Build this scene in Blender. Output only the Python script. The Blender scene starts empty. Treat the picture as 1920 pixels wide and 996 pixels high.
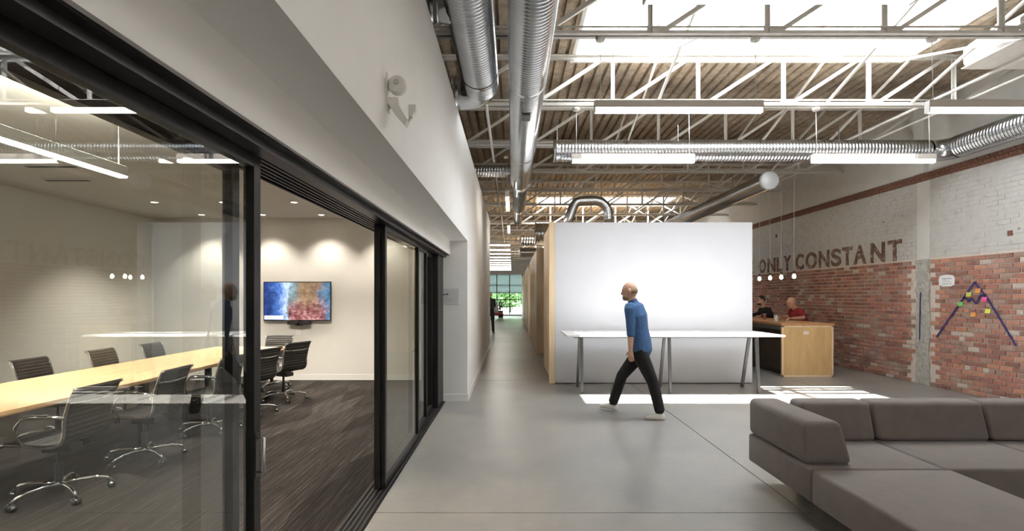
import bpy, bmesh, math, random
import numpy as np
from mathutils import Vector, Matrix
from mathutils.bvhtree import BVHTree

rnd = random.Random(7)
PI = math.pi
sc = bpy.context.scene
col = sc.collection

# ---------------------------------------------------------------- camera
cam_d = bpy.data.cameras.new('camera')
cam_d.sensor_width = 36.0
cam_d.lens = 36.0 * 1000.0 / 1920.0
cam_d.shift_y = 58.0 / 1920.0
cam_d.clip_end = 300
cam = bpy.data.objects.new('camera', cam_d)
cam.location = (0, 0, 1.55)
cam.rotation_euler = (PI / 2, 0, 0)
col.objects.link(cam)
sc.camera = cam

# ---------------------------------------------------------------- world, sun, exposure
world = bpy.data.worlds.new('sky')
sc.world = world
world.use_nodes = True
bg = world.node_tree.nodes['Background']
bg.inputs[0].default_value = (0.93, 0.97, 1.0, 1)
bg.inputs[1].default_value = 16.0
sun_d = bpy.data.lights.new('sun', 'SUN')
sun_d.energy = 42.0
sun_d.angle = math.radians(0.6)
sun_d.color = (1.0, 0.96, 0.9)
sun = bpy.data.objects.new('sun', sun_d)
sun.rotation_euler = Vector((0.03, 0.292, -1.0)).to_track_quat('-Z', 'Y').to_euler()
sun.location = (0, -5, 15)
col.objects.link(sun)
LAMP = 13.0          # radiance of the lit linear diffusers
SPOT_W = 120.0        # watts of each recessed downlight
vs = sc.view_settings
vs.view_transform = 'Standard'
vs.look = 'None'
vs.exposure = 0.35
vs.gamma = 1.0
vs.use_curve_mapping = False
cy = sc.cycles
cy.use_denoising = True
cy.adaptive_threshold = 0.03
cy.max_bounces = 8
cy.diffuse_bounces = 5
cy.glossy_bounces = 4
cy.transmission_bounces = 4
cy.transparent_max_bounces = 16
cy.sample_clamp_indirect = 6.0
cy.caustics_reflective = False
cy.caustics_refractive = False


# ---------------------------------------------------------------- helpers
class MB:
    """collects simple shapes, then links them as one mesh object"""
    def __init__(s):
        s.v = []; s.f = []; s.mi = []; s.sm = []

    def add(s, vs_, fs_, mi=0, smooth=False):
        b = len(s.v)
        s.v.extend([tuple(p) for p in vs_])
        for f in fs_:
            s.f.append(tuple(b + i for i in f)); s.mi.append(mi); s.sm.append(smooth)
        return s

    def box(s, x0, x1, y0, y1, z0, z1, mi=0, ch=0.0):
        if x0 > x1: x0, x1 = x1, x0
        if y0 > y1: y0, y1 = y1, y0
        if z0 > z1: z0, z1 = z1, z0
        if ch <= 0:
            vv = [(x0,y0,z0),(x1,y0,z0),(x1,y1,z0),(x0,y1,z0),(x0,y0,z1),(x1,y0,z1),(x1,y1,z1),(x0,y1,z1)]
            ff = [(0,3,2,1),(4,5,6,7),(0,1,5,4),(1,2,6,5),(2,3,7,6),(3,0,4,7)]
            return s.add(vv, ff, mi)
        bm = bmesh.new()
        bmesh.ops.create_cube(bm, size=1.0)
        for v in bm.verts:
            v.co = Vector(((x0+x1)/2 + v.co.x*(x1-x0), (y0+y1)/2 + v.co.y*(y1-y0), (z0+z1)/2 + v.co.z*(z1-z0)))
        bmesh.ops.bevel(bm, geom=list(bm.edges), offset=ch, segments=2, profile=0.6, affect='EDGES')
        return s.bm(bm, mi)

    def bm(s, bm, mi=0, smooth=False):
        bm.verts.index_update()
        s.add([v.co.copy() for v in bm.verts], [[v.index for v in f.verts] for f in bm.faces], mi, smooth)
        bm.free()
        return s

    def bar(s, p0, p1, w, h, mi=0, up=(0, 0, 1)):
        p0 = Vector(p0); p1 = Vector(p1)
        d = (p1 - p0).normalized(); up = Vector(up)
        if abs(d.dot(up)) > 0.98: up = Vector((0, 1, 0))
        a = d.cross(up).normalized(); b = a.cross(d).normalized()
        vv = []
        for p in (p0, p1):
            for sx, sy in ((-1,-1),(1,-1),(1,1),(-1,1)):
                vv.append(p + a*(w/2*sx) + b*(h/2*sy))
        return s.add(vv, [(3,2,1,0),(4,5,6,7),(0,1,5,4),(1,2,6,5),(2,3,7,6),(3,0,4,7)], mi)

    def tube(s, pts, r, n=10, mi=0, cap=True, aspect=1.0, up=(0, 0, 1), smooth=True):
        pts = [Vector(p) for p in pts]
        m = len(pts)
        rs = r if isinstance(r, (list, tuple)) else [r]*m
        asp = aspect if isinstance(aspect, (list, tuple)) else [aspect]*m
        vv = []; prev = None
        for i, p in enumerate(pts):
            t = (pts[min(i+1, m-1)] - pts[max(i-1, 0)]).normalized()
            if prev is None:
                u = Vector(up)
                if abs(t.dot(u)) > 0.95: u = Vector((0, 1, 0)) if abs(t.y) < 0.9 else Vector((1, 0, 0))
                a = t.cross(u).normalized()
            else:
                a = (prev - t*prev.dot(t)).normalized()
            prev = a
            b = t.cross(a).normalized()
            for k in range(n):
                q = 2*PI*k/n
                vv.append(p + a*(math.cos(q)*rs[i]) + b*(math.sin(q)*rs[i]*asp[i]))
        ff = []
        for i in range(m-1):
            for k in range(n):
                k2 = (k+1) % n
                ff.append((i*n+k, i*n+k2, (i+1)*n+k2, (i+1)*n+k))
        if cap:
            ff.append(tuple(reversed(range(n)))); ff.append(tuple((m-1)*n+k for k in range(n)))
        return s.add(vv, ff, mi, smooth)

    def lathe(s, prof, org=(0,0,0), axis='Z', n=20, mi=0, smooth=True, cap=True):
        """prof: list of (radius, height)"""
        o = Vector(org); vv = []
        for (r, h) in prof:
            for k in range(n):
                q = 2*PI*k/n
                c, d = r*math.cos(q), r*math.sin(q)
                if axis == 'Z': p = Vector((c, d, h))
                elif axis == 'Y': p = Vector((d, h, c))
                else: p = Vector((h, c, d))
                vv.append(o + p)
        ff = []
        m = len(prof)
        for i in range(m-1):
            for k in range(n):
                k2 = (k+1) % n
                ff.append((i*n+k, i*n+k2, (i+1)*n+k2, (i+1)*n+k))
        if cap:
            ff.append(tuple(reversed(range(n)))); ff.append(tuple((m-1)*n+k for k in range(n)))
        return s.add(vv, ff, mi, smooth)

    def prism(s, poly, z0, z1, plane='XY', mi=0, smooth=False):
        """extrude polygon; plane XY->z, YZ->x, XZ->y"""
        n = len(poly)
        def P(a, b, c):
            if plane == 'XY': return (a, b, c)
            if plane == 'YZ': return (c, a, b)
            return (a, c, b)
        vv = [P(a, b, z0) for a, b in poly] + [P(a, b, z1) for a, b in poly]
        ff = [tuple(reversed(range(n))), tuple(range(n, 2*n))]
        for i in range(n):
            j = (i+1) % n
            ff.append((i, j, n+j, n+i))
        return s.add(vv, ff, mi, smooth)

    def mesh(s, name, mats=()):
        me = bpy.data.meshes.new(name)
        me.from_pydata(s.v, [], s.f)
        for m in (mats if isinstance(mats, (list, tuple)) else [mats]):
            me.materials.append(m)
        me.polygons.foreach_set('material_index', s.mi)
        me.polygons.foreach_set('use_smooth', s.sm)
        me.validate(); me.update()
        bm = bmesh.new(); bm.from_mesh(me)
        bmesh.ops.recalc_face_normals(bm, faces=bm.faces)
        bm.to_mesh(me); bm.free()
        return me

    def build(s, name, mats, parent=None, **tags):
        o = bpy.data.objects.new(name, s.mesh(name, mats))
        col.objects.link(o)
        if parent is not None: o.parent = parent
        for k, v in tags.items(): o[k] = v
        return o


def inst(name, me, parent=None, loc=(0,0,0), rot=(0,0,0), scale=None, mat=None, **tags):
    o = bpy.data.objects.new(name, me)
    col.objects.link(o)
    if parent is not None: o.parent = parent
    o.location = loc; o.rotation_euler = rot
    if scale is not None: o.scale = scale
    if mat is not None:
        o.material_slots[0].link = 'OBJECT'; o.material_slots[0].material = mat
    for k, v in tags.items(): o[k] = v
    return o


def thing(name, label, cat, loc=(0,0,0), rotz=0.0, group=None):
    o = bpy.data.objects.new(name, None)
    o.empty_display_size = 0.1
    col.objects.link(o)
    o.location = loc; o.rotation_euler = (0, 0, rotz)
    o['label'] = label; o['category'] = cat
    if group: o['group'] = group
    return o


def tagit(o, label, cat, group=None):
    o['label'] = label; o['category'] = cat
    if group: o['group'] = group
    return o


def struct(o, label, cat='structure'):
    o['kind'] = 'structure'; o['label'] = label; o['category'] = cat
    return o


def copy_tree(o, parent=None):
    c = o.copy(); col.objects.link(c); c.parent = parent
    for ch in o.children: copy_tree(ch, c)
    return c

ORD = ['nearest', 'second', 'third', 'fourth', 'fifth', 'sixth', 'seventh', 'eighth', 'ninth', 'tenth', 'eleventh', 'twelfth',
       'thirteenth', 'fourteenth', 'fifteenth', 'sixteenth', 'seventeenth', 'eighteenth', 'nineteenth', 'twentieth']

# ---------------------------------------------------------------- materials
def mat(name, color=(0.8,0.8,0.8), rough=0.5, metal=0.0, spec=0.5, emit=None, estr=0.0):
    m = bpy.data.materials.new(name); m.use_nodes = True
    b = m.node_tree.nodes['Principled BSDF']
    b.inputs['Base Color'].default_value = (*color, 1)
    b.inputs['Roughness'].default_value = rough
    b.inputs['Metallic'].default_value = metal
    b.inputs['Specular IOR Level'].default_value = spec
    if emit:
        b.inputs['Emission Color'].default_value = (*emit, 1)
        b.inputs['Emission Strength'].default_value = estr
    return m


def N(m, t, **kw):
    n = m.node_tree.nodes.new(t)
    for k, v in kw.items():
        if k in n.inputs: n.inputs[k].default_value = v
        else: setattr(n, k, v)
    return n


def L(m, a, b): m.node_tree.links.new(a, b)


def coords(m, scale=(1,1,1), rot=(0,0,0), kind='Object'):
    tc = N(m, 'ShaderNodeTexCoord'); mp = N(m, 'ShaderNodeMapping')
    mp.inputs['Scale'].default_value = scale; mp.inputs['Rotation'].default_value = rot
    L(m, tc.outputs[kind], mp.inputs['Vector'])
    return mp.outputs['Vector']


def ramp(m, fac, stops):
    r = N(m, 'ShaderNodeValToRGB')
    e = r.color_ramp.elements
    while len(e) < len(stops): e.new(0.5)
    for i, (p, c) in enumerate(stops):
        e[i].position = p; e[i].color = (*c, 1)
    L(m, fac, r.inputs['Fac'])
    return r.outputs['Color']


def noisy(name, stops, scale=(4,4,4), nscale=1.0, detail=5, rough=0.6, bump=0.0, bscale=None, metal=0.0, spec=0.5, kind='Object', rot=(0,0,0), bdist=0.02):
    m = mat(name, rough=rough, metal=metal, spec=spec)
    b = m.node_tree.nodes['Principled BSDF']
    v = coords(m, scale, rot, kind)
    n = N(m, 'ShaderNodeTexNoise', Scale=nscale, Detail=detail, Roughness=0.6)
    L(m, v, n.inputs['Vector'])
    L(m, ramp(m, n.outputs['Fac'], stops), b.inputs['Base Color'])
    if bump > 0:
        n2 = N(m, 'ShaderNodeTexNoise', Scale=bscale or 30.0, Detail=4)
        L(m, coords(m, (1,1,1), (0,0,0), kind), n2.inputs['Vector'])
        bp = N(m, 'ShaderNodeBump', Strength=bump, Distance=bdist)
        L(m, n2.outputs['Fac'], bp.inputs['Height'])
        L(m, bp.outputs['Normal'], b.inputs['Normal'])
    return m

M = {}
M['wall'] = noisy('white_wall_paint', [(0.3, (0.82,0.81,0.79)), (0.7, (0.85,0.84,0.82))], nscale=0.6, rough=0.75, bump=0.05, bscale=220, bdist=0.002, spec=0.25)
M['room_wall'] = noisy('cream_wall_paint', [(0.3, (0.70,0.685,0.64)), (0.7, (0.73,0.715,0.67))], nscale=0.6, rough=0.8, bump=0.05, bscale=220, bdist=0.002, spec=0.2)
M['grey_wall'] = noisy('grey_drywall', [(0.3, (0.62,0.61,0.585)), (0.7, (0.68,0.67,0.645))], nscale=0.8, rough=0.8, bump=0.08, bscale=60, bdist=0.004, spec=0.2)
M['ceil'] = mat('ceiling_paint', (0.74,0.73,0.70), 0.85, spec=0.2)
M['trim'] = mat('white_trim_paint', (0.78,0.775,0.75), 0.45)
M['black'] = noisy('black_anodised_aluminium', [(0.3, (0.012,0.012,0.012)), (0.7, (0.018,0.017,0.016))], nscale=3, rough=0.35, spec=0.15)
M['bronze'] = noisy('dark_bronze_plate', [(0.3, (0.035,0.033,0.034)), (0.7, (0.05,0.047,0.048))], nscale=2, rough=0.38, metal=0.4)
M['chrome'] = mat('polished_chrome', (0.86,0.86,0.86), 0.12, 1.0)
M['steel'] = mat('brushed_steel', (0.55,0.55,0.55), 0.35, 1.0)
M['leather'] = noisy('black_leather', [(0.3, (0.014,0.013,0.012)), (0.7, (0.028,0.025,0.022))], nscale=8, rough=0.45, bump=0.15, bscale=300, bdist=0.002)
M['plastic'] = mat('black_plastic', (0.02,0.02,0.02), 0.4)
M['white_plastic'] = mat('white_plastic', (0.72,0.70,0.66), 0.4)
M['white_metal'] = noisy('white_painted_steel', [(0.3, (0.70,0.68,0.64)), (0.7, (0.80,0.78,0.74))], nscale=3, rough=0.45)
M['grey_metal'] = noisy('grey_painted_steel', [(0.3, (0.10,0.103,0.105)), (0.7, (0.14,0.143,0.145))], nscale=3, rough=0.4, metal=0.2)
M['white_lam'] = mat('white_laminate', (0.84,0.84,0.84), 0.3)
M['panel'] = noisy('white_board_panel', [(0.3, (0.595,0.605,0.645)), (0.7, (0.625,0.635,0.675))], nscale=0.6, rough=0.55, spec=0.4)
M['lamp_body'] = mat('lamp_housing_paint', (0.60,0.55,0.50), 0.5)
M['lamp'] = mat('lit_diffuser', (0.9,0.9,0.9), 0.4, emit=(1.0,0.93,0.84), estr=LAMP)
M['bulb'] = mat('lit_bulb', (0.9,0.9,0.9), 0.3, emit=(1.0,0.80,0.50), estr=40)
M['downlight'] = mat('lit_downlight', (0.9,0.9,0.9), 0.3, emit=(1.0,0.88,0.72), estr=25)
M['paper'] = mat('white_paper', (0.80,0.80,0.80), 0.7)
M['ink'] = mat('dark_ink', (0.03,0.03,0.04), 0.6)
M['blue_ink'] = mat('blue_marker_ink', (0.10,0.09,0.35), 0.6)
M['faint_ink'] = mat('faint_ink', (0.42,0.42,0.44), 0.6)
M['tape'] = noisy('navy_masking_tape', [(0.3, (0.022,0.020,0.11)), (0.7, (0.033,0.030,0.15))], nscale=9, rough=0.55)
M['letter'] = None

# polished concrete
def concrete():
    m = mat('polished_concrete', rough=0.3, spec=0.5)
    b = m.node_tree.nodes['Principled BSDF']
    v = coords(m, (1,1,1), kind='Object')
    n1 = N(m, 'ShaderNodeTexNoise', Scale=0.45, Detail=6, Roughness=0.6)
    n2 = N(m, 'ShaderNodeTexNoise', Scale=3.5, Detail=8, Roughness=0.7)
    n3 = N(m, 'ShaderNodeTexNoise', Scale=60, Detail=3)
    for n in (n1, n2, n3): L(m, v, n.inputs['Vector'])
    a = ramp(m, n1.outputs['Fac'], [(0.32, (0.205,0.203,0.195)), (0.68, (0.315,0.296,0.270))])
    c = ramp(m, n2.outputs['Fac'], [(0.3, (0.86,0.87,0.88)), (0.7, (1.10,1.08,1.05))])
    d = ramp(m, n3.outputs['Fac'], [(0.35, (0.95,0.95,0.95)), (0.65, (1.03,1.03,1.03))])
    x = N(m, 'ShaderNodeMixRGB', blend_type='MULTIPLY'); x.inputs[0].default_value = 1
    y = N(m, 'ShaderNodeMixRGB', blend_type='MULTIPLY'); y.inputs[0].default_value = 1
    L(m, a, x.inputs[1]); L(m, c, x.inputs[2]); L(m, x.outputs[0], y.inputs[1]); L(m, d, y.inputs[2])
    L(m, y.outputs[0], b.inputs['Base Color'])
    r = N(m, 'ShaderNodeMapRange'); r.inputs['To Min'].default_value = 0.22; r.inputs['To Max'].default_value = 0.42
    L(m, n2.outputs['Fac'], r.inputs['Value']); L(m, r.outputs[0], b.inputs['Roughness'])
    return m
M['concrete'] = concrete()
M['joint'] = mat('dark_saw_cut', (0.05,0.05,0.048), 0.9)
M['cement'] = noisy('rough_cement', [(0.25, (0.28,0.27,0.24)), (0.5, (0.42,0.41,0.37)), (0.75, (0.56,0.55,0.51))], nscale=6, detail=8, rough=0.9, bump=0.6, bscale=35)


def carpet():
    m = mat('streaked_carpet', rough=0.95, spec=0.1)
    b = m.node_tree.nodes['Principled BSDF']
    rot = (0, 0, math.radians(16))
    v = coords(m, (34, 0.9, 1), rot, 'Object')
    n1 = N(m, 'ShaderNodeTexNoise', Scale=1.6, Detail=5, Roughness=0.75); L(m, v, n1.inputs['Vector'])
    v2 = coords(m, (4.0, 1.0, 1), rot, 'Object')
    n2 = N(m, 'ShaderNodeTexVoronoi', Scale=1.0); n2.inputs['Randomness'].default_value = 0.9; L(m, v2, n2.inputs['Vector'])
    a = ramp(m, n1.outputs['Fac'], [(0.30, (0.014,0.012,0.011)), (0.50, (0.034,0.030,0.027)), (0.62, (0.066,0.061,0.057)), (0.76, (0.20,0.185,0.165))])
    c = ramp(m, n2.outputs['Color'], [(0.2, (0.6,0.57,0.55)), (0.8, (1.25,1.22,1.2))])
    x = N(m, 'ShaderNodeMixRGB', blend_type='MULTIPLY'); x.inputs[0].default_value = 1
    L(m, a, x.inputs[1]); L(m, c, x.inputs[2]); L(m, x.outputs[0], b.inputs['Base Color'])
    n3 = N(m, 'ShaderNodeTexNoise', Scale=180, Detail=2); L(m, coords(m), n3.inputs['Vector'])
    bp = N(m, 'ShaderNodeBump', Strength=0.5, Distance=0.01)
    L(m, n3.outputs['Fac'], bp.inputs['Height']); L(m, bp.outputs['Normal'], b.inputs['Normal'])
    return m
M['carpet'] = carpet()


def wood(name, c0, c1, c2, scale, rough=0.45):
    m = mat(name, rough=rough, spec=0.4)
    b = m.node_tree.nodes['Principled BSDF']
    v = coords(m, scale, kind='Object')
    n = N(m, 'ShaderNodeTexNoise', Scale=1.3, Detail=7, Roughness=0.65, Distortion=0.6)
    L(m, v, n.inputs['Vector'])
    L(m, ramp(m, n.outputs['Fac'], [(0.3, c0), (0.5, c1), (0.72, c2)]), b.inputs['Base Color'])
    return m
M['maple'] = wood('maple_table_veneer', (0.62,0.40,0.21), (0.70,0.47,0.26), (0.76,0.53,0.31), (9,1.0,9), 0.35)
M['maple_edge'] = wood('plywood_edge', (0.30,0.17,0.09), (0.40,0.24,0.13), (0.48,0.30,0.17), (3,3,60))
M['ply'] = wood('birch_plywood', (0.64,0.46,0.27), (0.72,0.53,0.33), (0.78,0.60,0.39), (8,8,0.7), 0.5)
M['ply_light'] = wood('pale_plywood_edge', (0.66,0.50,0.31), (0.74,0.58,0.38), (0.80,0.65,0.45), (10,10,0.9), 0.5)
M['bar_wood'] = wood('honey_bar_wood', (0.52,0.32,0.14), (0.60,0.39,0.18), (0.67,0.45,0.22), (6,6,1.0), 0.4)
M['butcher'] = wood('oiled_counter_wood', (0.36,0.18,0.08), (0.46,0.24,0.11), (0.55,0.31,0.15), (14,1,9), 0.4)
M['dark_panel'] = noisy('dark_brown_panel', [(0.3, (0.035,0.026,0.02)), (0.7, (0.06,0.045,0.035))], nscale=4, rough=0.5)


def fabric(name, c0, c1):
    m = noisy(name, [(0.3, c0), (0.7, c1)], nscale=2.2, detail=3, rough=0.9, bump=0.35, bscale=420, spec=0.15, bdist=0.003)
    b = m.node_tree.nodes['Principled BSDF']
    b.inputs['Sheen Weight'].default_value = 0.25
    b.inputs['Sheen Roughness'].default_value = 0.5
    return m
M['sofa'] = fabric('taupe_wool_felt', (0.130,0.108,0.098), (0.152,0.127,0.115))


def deck():
    m = mat('spray_insulated_deck', rough=0.95, spec=0.1)
    b = m.node_tree.nodes['Principled BSDF']
    v = coords(m)
    n1 = N(m, 'ShaderNodeTexNoise', Scale=9, Detail=7, Roughness=0.75)
    n2 = N(m, 'ShaderNodeTexNoise', Scale=38, Detail=5, Roughness=0.7)
    n3 = N(m, 'ShaderNodeTexNoise', Scale=1.1, Detail=2)
    for n in (n1, n2, n3): L(m, v, n.inputs['Vector'])
    a = ramp(m, n1.outputs['Fac'], [(0.3, (0.42,0.33,0.245)), (0.5, (0.64,0.53,0.41)), (0.7, (0.80,0.70,0.57))])
    c = ramp(m, n3.outputs['Fac'], [(0.35, (0.8,0.8,0.8)), (0.65, (1.12,1.1,1.06))])
    x = N(m, 'ShaderNodeMixRGB', blend_type='MULTIPLY'); x.inputs[0].default_value = 1
    L(m, a, x.inputs[1]); L(m, c, x.inputs[2]); L(m, x.outputs[0], b.inputs['Base Color'])
    ad = N(m, 'ShaderNodeMath', operation='ADD'); L(m, n1.outputs['Fac'], ad.inputs[0]); L(m, n2.outputs['Fac'], ad.inputs[1])
    bp = N(m, 'ShaderNodeBump', Strength=1.0, Distance=0.05)
    L(m, ad.outputs[0], bp.inputs['Height']); L(m, bp.outputs['Normal'], b.inputs['Normal'])
    return m
M['deck'] = deck()


def galv():
    m = mat('galvanised_steel', (0.6,0.62,0.64), 0.25, 1.0)
    b = m.node_tree.nodes['Principled BSDF']
    n = N(m, 'ShaderNodeTexNoise', Scale=3, Detail=4); L(m, coords(m), n.inputs['Vector'])
    L(m, ramp(m, n.outputs['Fac'], [(0.3, (0.50,0.52,0.55)), (0.7, (0.60,0.62,0.64))]), b.inputs['Base Color'])
    return m
M['galv'] = galv()
M['cap'] = mat('pale_duct_cap', (0.62,0.65,0.68), 0.45, 0.3)


def brick_mat(name, c0, c1, wash=0.0):
    m = mat(name, rough=0.92, spec=0.15)
    b = m.node_tree.nodes['Principled BSDF']
    v = coords(m, kind='Object')
    g = N(m, 'ShaderNodeNewGeometry')
    n1 = N(m, 'ShaderNodeTexNoise', Scale=16, Detail=6, Roughness=0.7); L(m, g.outputs['Position'], n1.inputs['Vector'])
    n2 = N(m, 'ShaderNodeTexNoise', Scale=1.6, Detail=6, Roughness=0.7); L(m, g.outputs['Position'], n2.inputs['Vector'])
    a = ramp(m, n1.outputs['Fac'], [(0.3, c0), (0.7, c1)])
    f = ramp(m, n2.outputs['Fac'], [(0.50 - wash, (0,0,0)), (0.78 - wash, (0.6,0.6,0.6))])
    x = N(m, 'ShaderNodeMixRGB')
    L(m, f, x.inputs[0]); L(m, a, x.inputs[1]); x.inputs[2].default_value = (0.52,0.43,0.36,1)
    L(m, x.outputs[0], b.inputs['Base Color'])
    bp = N(m, 'ShaderNodeBump', Strength=0.6, Distance=0.01)
    L(m, n1.outputs['Fac'], bp.inputs['Height']); L(m, bp.outputs['Normal'], b.inputs['Normal'])
    return m
BR = [brick_mat('red_brick', (0.33,0.140,0.102), (0.45,0.215,0.165)),
      brick_mat('dark_red_brick', (0.22,0.102,0.080), (0.33,0.165,0.13)),
      brick_mat('orange_brick', (0.42,0.190,0.125), (0.52,0.27,0.19)),
      brick_mat('limewashed_brick', (0.48,0.40,0.34), (0.60,0.52,0.46), 0.1),
      brick_mat('brown_brick', (0.27,0.165,0.13), (0.40,0.26,0.205), 0.05)]
BW = [4, 3, 2.4, 0.9, 2.2]
M['mortar'] = noisy('lime_mortar', [(0.3, (0.58,0.50,0.43)), (0.7, (0.72,0.66,0.59))], nscale=5, detail=7, rough=0.95, bump=0.5, bscale=60)
M['white_brick'] = noisy('whitewashed_brick', [(0.25, (0.40,0.37,0.34)), (0.40, (0.52,0.505,0.48)), (0.75, (0.58,0.57,0.55))], nscale=2.0, detail=9, rough=0.85, bump=0.3, bscale=50)
M['stripped'] = noisy('paint_stripped_brick', [(0.30, (0.07,0.045,0.036)), (0.47, (0.16,0.09,0.066)), (0.56, (0.24,0.13,0.10)), (0.66, (0.46,0.42,0.38))], scale=(1,1,1), nscale=11, detail=8, rough=0.95, bump=0.4, bscale=60)
M['band'] = noisy('bare_brick_ledge', [(0.28, (0.10,0.045,0.03)), (0.5, (0.19,0.085,0.055)), (0.75, (0.30,0.20,0.15))], nscale=8, detail=7, rough=0.95, bump=0.5, bscale=50)


def glass(name, ior=1.55, tint=(0.95,0.97,0.96), rough=0.0):
    m = bpy.data.materials.new(name); m.use_nodes = True
    nt = m.node_tree; nt.nodes.clear()
    out = N(m, 'ShaderNodeOutputMaterial'); mix = N(m, 'ShaderNodeMixShader')
    tr = N(m, 'ShaderNodeBsdfTransparent', Color=(*tint, 1)); gl = N(m, 'ShaderNodeBsdfGlossy', Color=(1,1,1,1), Roughness=rough)
    fr = N(m, 'ShaderNodeFresnel', IOR=ior); ge = N(m, 'ShaderNodeNewGeometry')
    inv = N(m, 'ShaderNodeMath', operation='SUBTRACT'); inv.inputs[0].default_value = 1.0
    mul = N(m, 'ShaderNodeMath', operation='MULTIPLY')
    L(m, ge.outputs['Backfacing'], inv.inputs[1]); L(m, inv.outputs[0], mul.inputs[0]); L(m, fr.outputs[0], mul.inputs[1])
    L(m, mul.outputs[0], mix.inputs[0]); L(m, tr.outputs[0], mix.inputs[1]); L(m, gl.outputs[0], mix.inputs[2])
    L(m, mix.outputs[0], out.inputs[0])
    return m
M['glass'] = glass('clear_door_glass', 1.62, (0.97,0.985,0.975))
M['sky_glass'] = glass('skylight_glazing', 1.3, (0.93,0.94,0.95))
M['win_glass'] = glass('window_glass', 1.4, (0.9,0.94,0.93))

# =============================================================== SETTING
X_R = 7.25          # brick wall plane
ZD = 4.97           # roof deck
Y0, Y1 = -8.0, 42.0
XL = -7.2

# ---- floor: slabs with saw-cut joints over a dark bed
floor = MB().box(XL, X_R+0.3, Y0, Y1+0.2, -0.25, -0.03).build('floor', M['joint'])
struct(floor, 'polished grey concrete floor with straight saw cut joints', 'floor')
xj = [-0.985, 2.1, 5.2, X_R+0.05]
yj = [Y0, -2.2, 3.82, 9.84, 15.86, 21.88, 27.9, 33.92, Y1+0.2]
g = 0.005
for i in range(len(xj)-1):
    for j in range(len(yj)-1):
        MB().box(xj[i]+g, xj[i+1]-g, yj[j]+g, yj[j+1]-g, -0.04, 0.0).build('slab', M['concrete'], floor)
MB().box(XL, -0.985-g, 9.95, Y1, -0.04, 0.0).build('slab', M['concrete'], floor)
carp = MB().box(-6.63, -1.15, Y0, 9.87, -0.03, 0.004).build('floor_carpet', M['carpet'])
struct(carp, 'dark brown streaked carpet of the conference room', 'carpet')

# ---- roof deck with ribs along Y and skylight openings
SKX = (0.9, 5.66)
SKY = [(-6.15, -4.5), (6.13, 7.75), (18.42, 20.1), (30.7, 32.4)]

def deck_strip(mb, xa, xb, ya, yb):
    per = 0.16; prof = []
    k0 = math.floor(xa/per); x = k0*per
    pts = []
    while x < xb + per:
        for dx, dz in ((0.0, 0.0), (0.105, 0.0), (0.118, 0.05), (0.147, 0.05)):
            pts.append((x+dx, ZD+dz))
        x += per
    pts = [(min(max(a, xa), xb), b) for a, b in pts if xa-0.08 <= a <= xb+0.08]
    ny = max(1, int((yb-ya)/6))
    ys = [ya + (yb-ya)*i/ny for i in range(ny+1)]
    vv = []; ff = []
    n = len(pts)
    for yy in ys:
        for a, b in pts: vv.append((a, yy, b))
    for j in range(ny):
        for i in range(n-1):
            ff.append((j*n+i, (j+1)*n+i, (j+1)*n+i+1, j*n+i+1))
    mb.add(vv, ff)

dk = MB(); yprev = Y0
for ya, yb in SKY:
    deck_strip(dk, XL, X_R+0.3, yprev, ya)
    deck_strip(dk, XL, SKX[0], ya, yb)
    deck_strip(dk, SKX[1], X_R+0.3, ya, yb)
    yprev = yb
deck_strip(dk, XL, X_R+0.3, yprev, Y1+0.2)
# slab above, with holes
yprev = Y0
for ya, yb in SKY + [(Y1+0.2, None)]:
    dk.box(XL, X_R+0.3, yprev, ya-0.04, ZD+0.06, ZD+0.2)
    if yb is not None:
        dk.box(XL, SKX[0]-0.04, ya-0.04, yb+0.04, ZD+0.06, ZD+0.2); dk.box(SKX[1]+0.04, X_R+0.3, ya-0.04, yb+0.04, ZD+0.06, ZD+0.2)
        yprev = yb+0.04
ceil = dk.build('ceiling', M['deck'])
struct(ceil, 'ribbed roof deck sprayed with beige insulation', 'ceiling')

for n_, (ya, yb) in enumerate(SKY):
    w = thing('window_%d' % (n_+2), ['skylight over the entrance behind the viewer', 'large bright skylight above the lounge and standing table',
              'distant skylight seen over the white partition', 'farthest skylight beyond the corridor'][n_], 'skylight', (0, 0, ZD))
    w['kind'] = 'structure'
    t = 0.05; h0, h1 = -0.005, 0.50
    c = MB()
    c.box(SKX[0]-t, SKX[0], ya-t, yb+t, h0, h1); c.box(SKX[1], SKX[1]+t, ya-t, yb+t, h0, h1)
    c.box(SKX[0], SKX[1], ya-t, ya, h0, h1); c.box(SKX[0], SKX[1], yb, yb+t, h0, h1)
    c.build('curb', M['white_metal'], w)
    npan = 4; pw = (SKX[1]-SKX[0])/npan
    for k in range(npan):
        MB().box(SKX[0]+k*pw+0.02, SKX[0]+(k+1)*pw-0.02, ya, yb, h1-0.04, h1-0.03).build('pane', M['sky_glass'], w)
    for k in range(npan+1):
        MB().box(SKX[0]+k*pw-0.02, SKX[0]+k*pw+0.02, ya, yb, h1-0.06, h1+0.0).build('glazing_bar', M['white_metal'], w)

# ---- left: bulkhead above the sliding doors and corridor wall
XW = -0.66
wl = MB()
wl.box(-1.25, XW, Y0, 7.9, 2.375, 3.82)
wl.box(-1.25, -0.916, Y0, 7.9, 2.166, 2.3755)
wl.box(-1.25, XW, 7.9, 16.0, 0.0, 3.82)
o = wl.build('wall_left', M['wall']); struct(o, 'white bulkhead over the glass doors continuing as the corridor wall', 'wall')
bb = MB().box(XW, XW+0.014, 7.9, 16.0, 0, 0.10).box(-1.13, XW+0.014, 7.886, 7.9, 0, 0.10)
struct(bb.build('baseboard_left', M['trim']), 'white baseboard along the corridor wall and column', 'baseboard')

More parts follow.
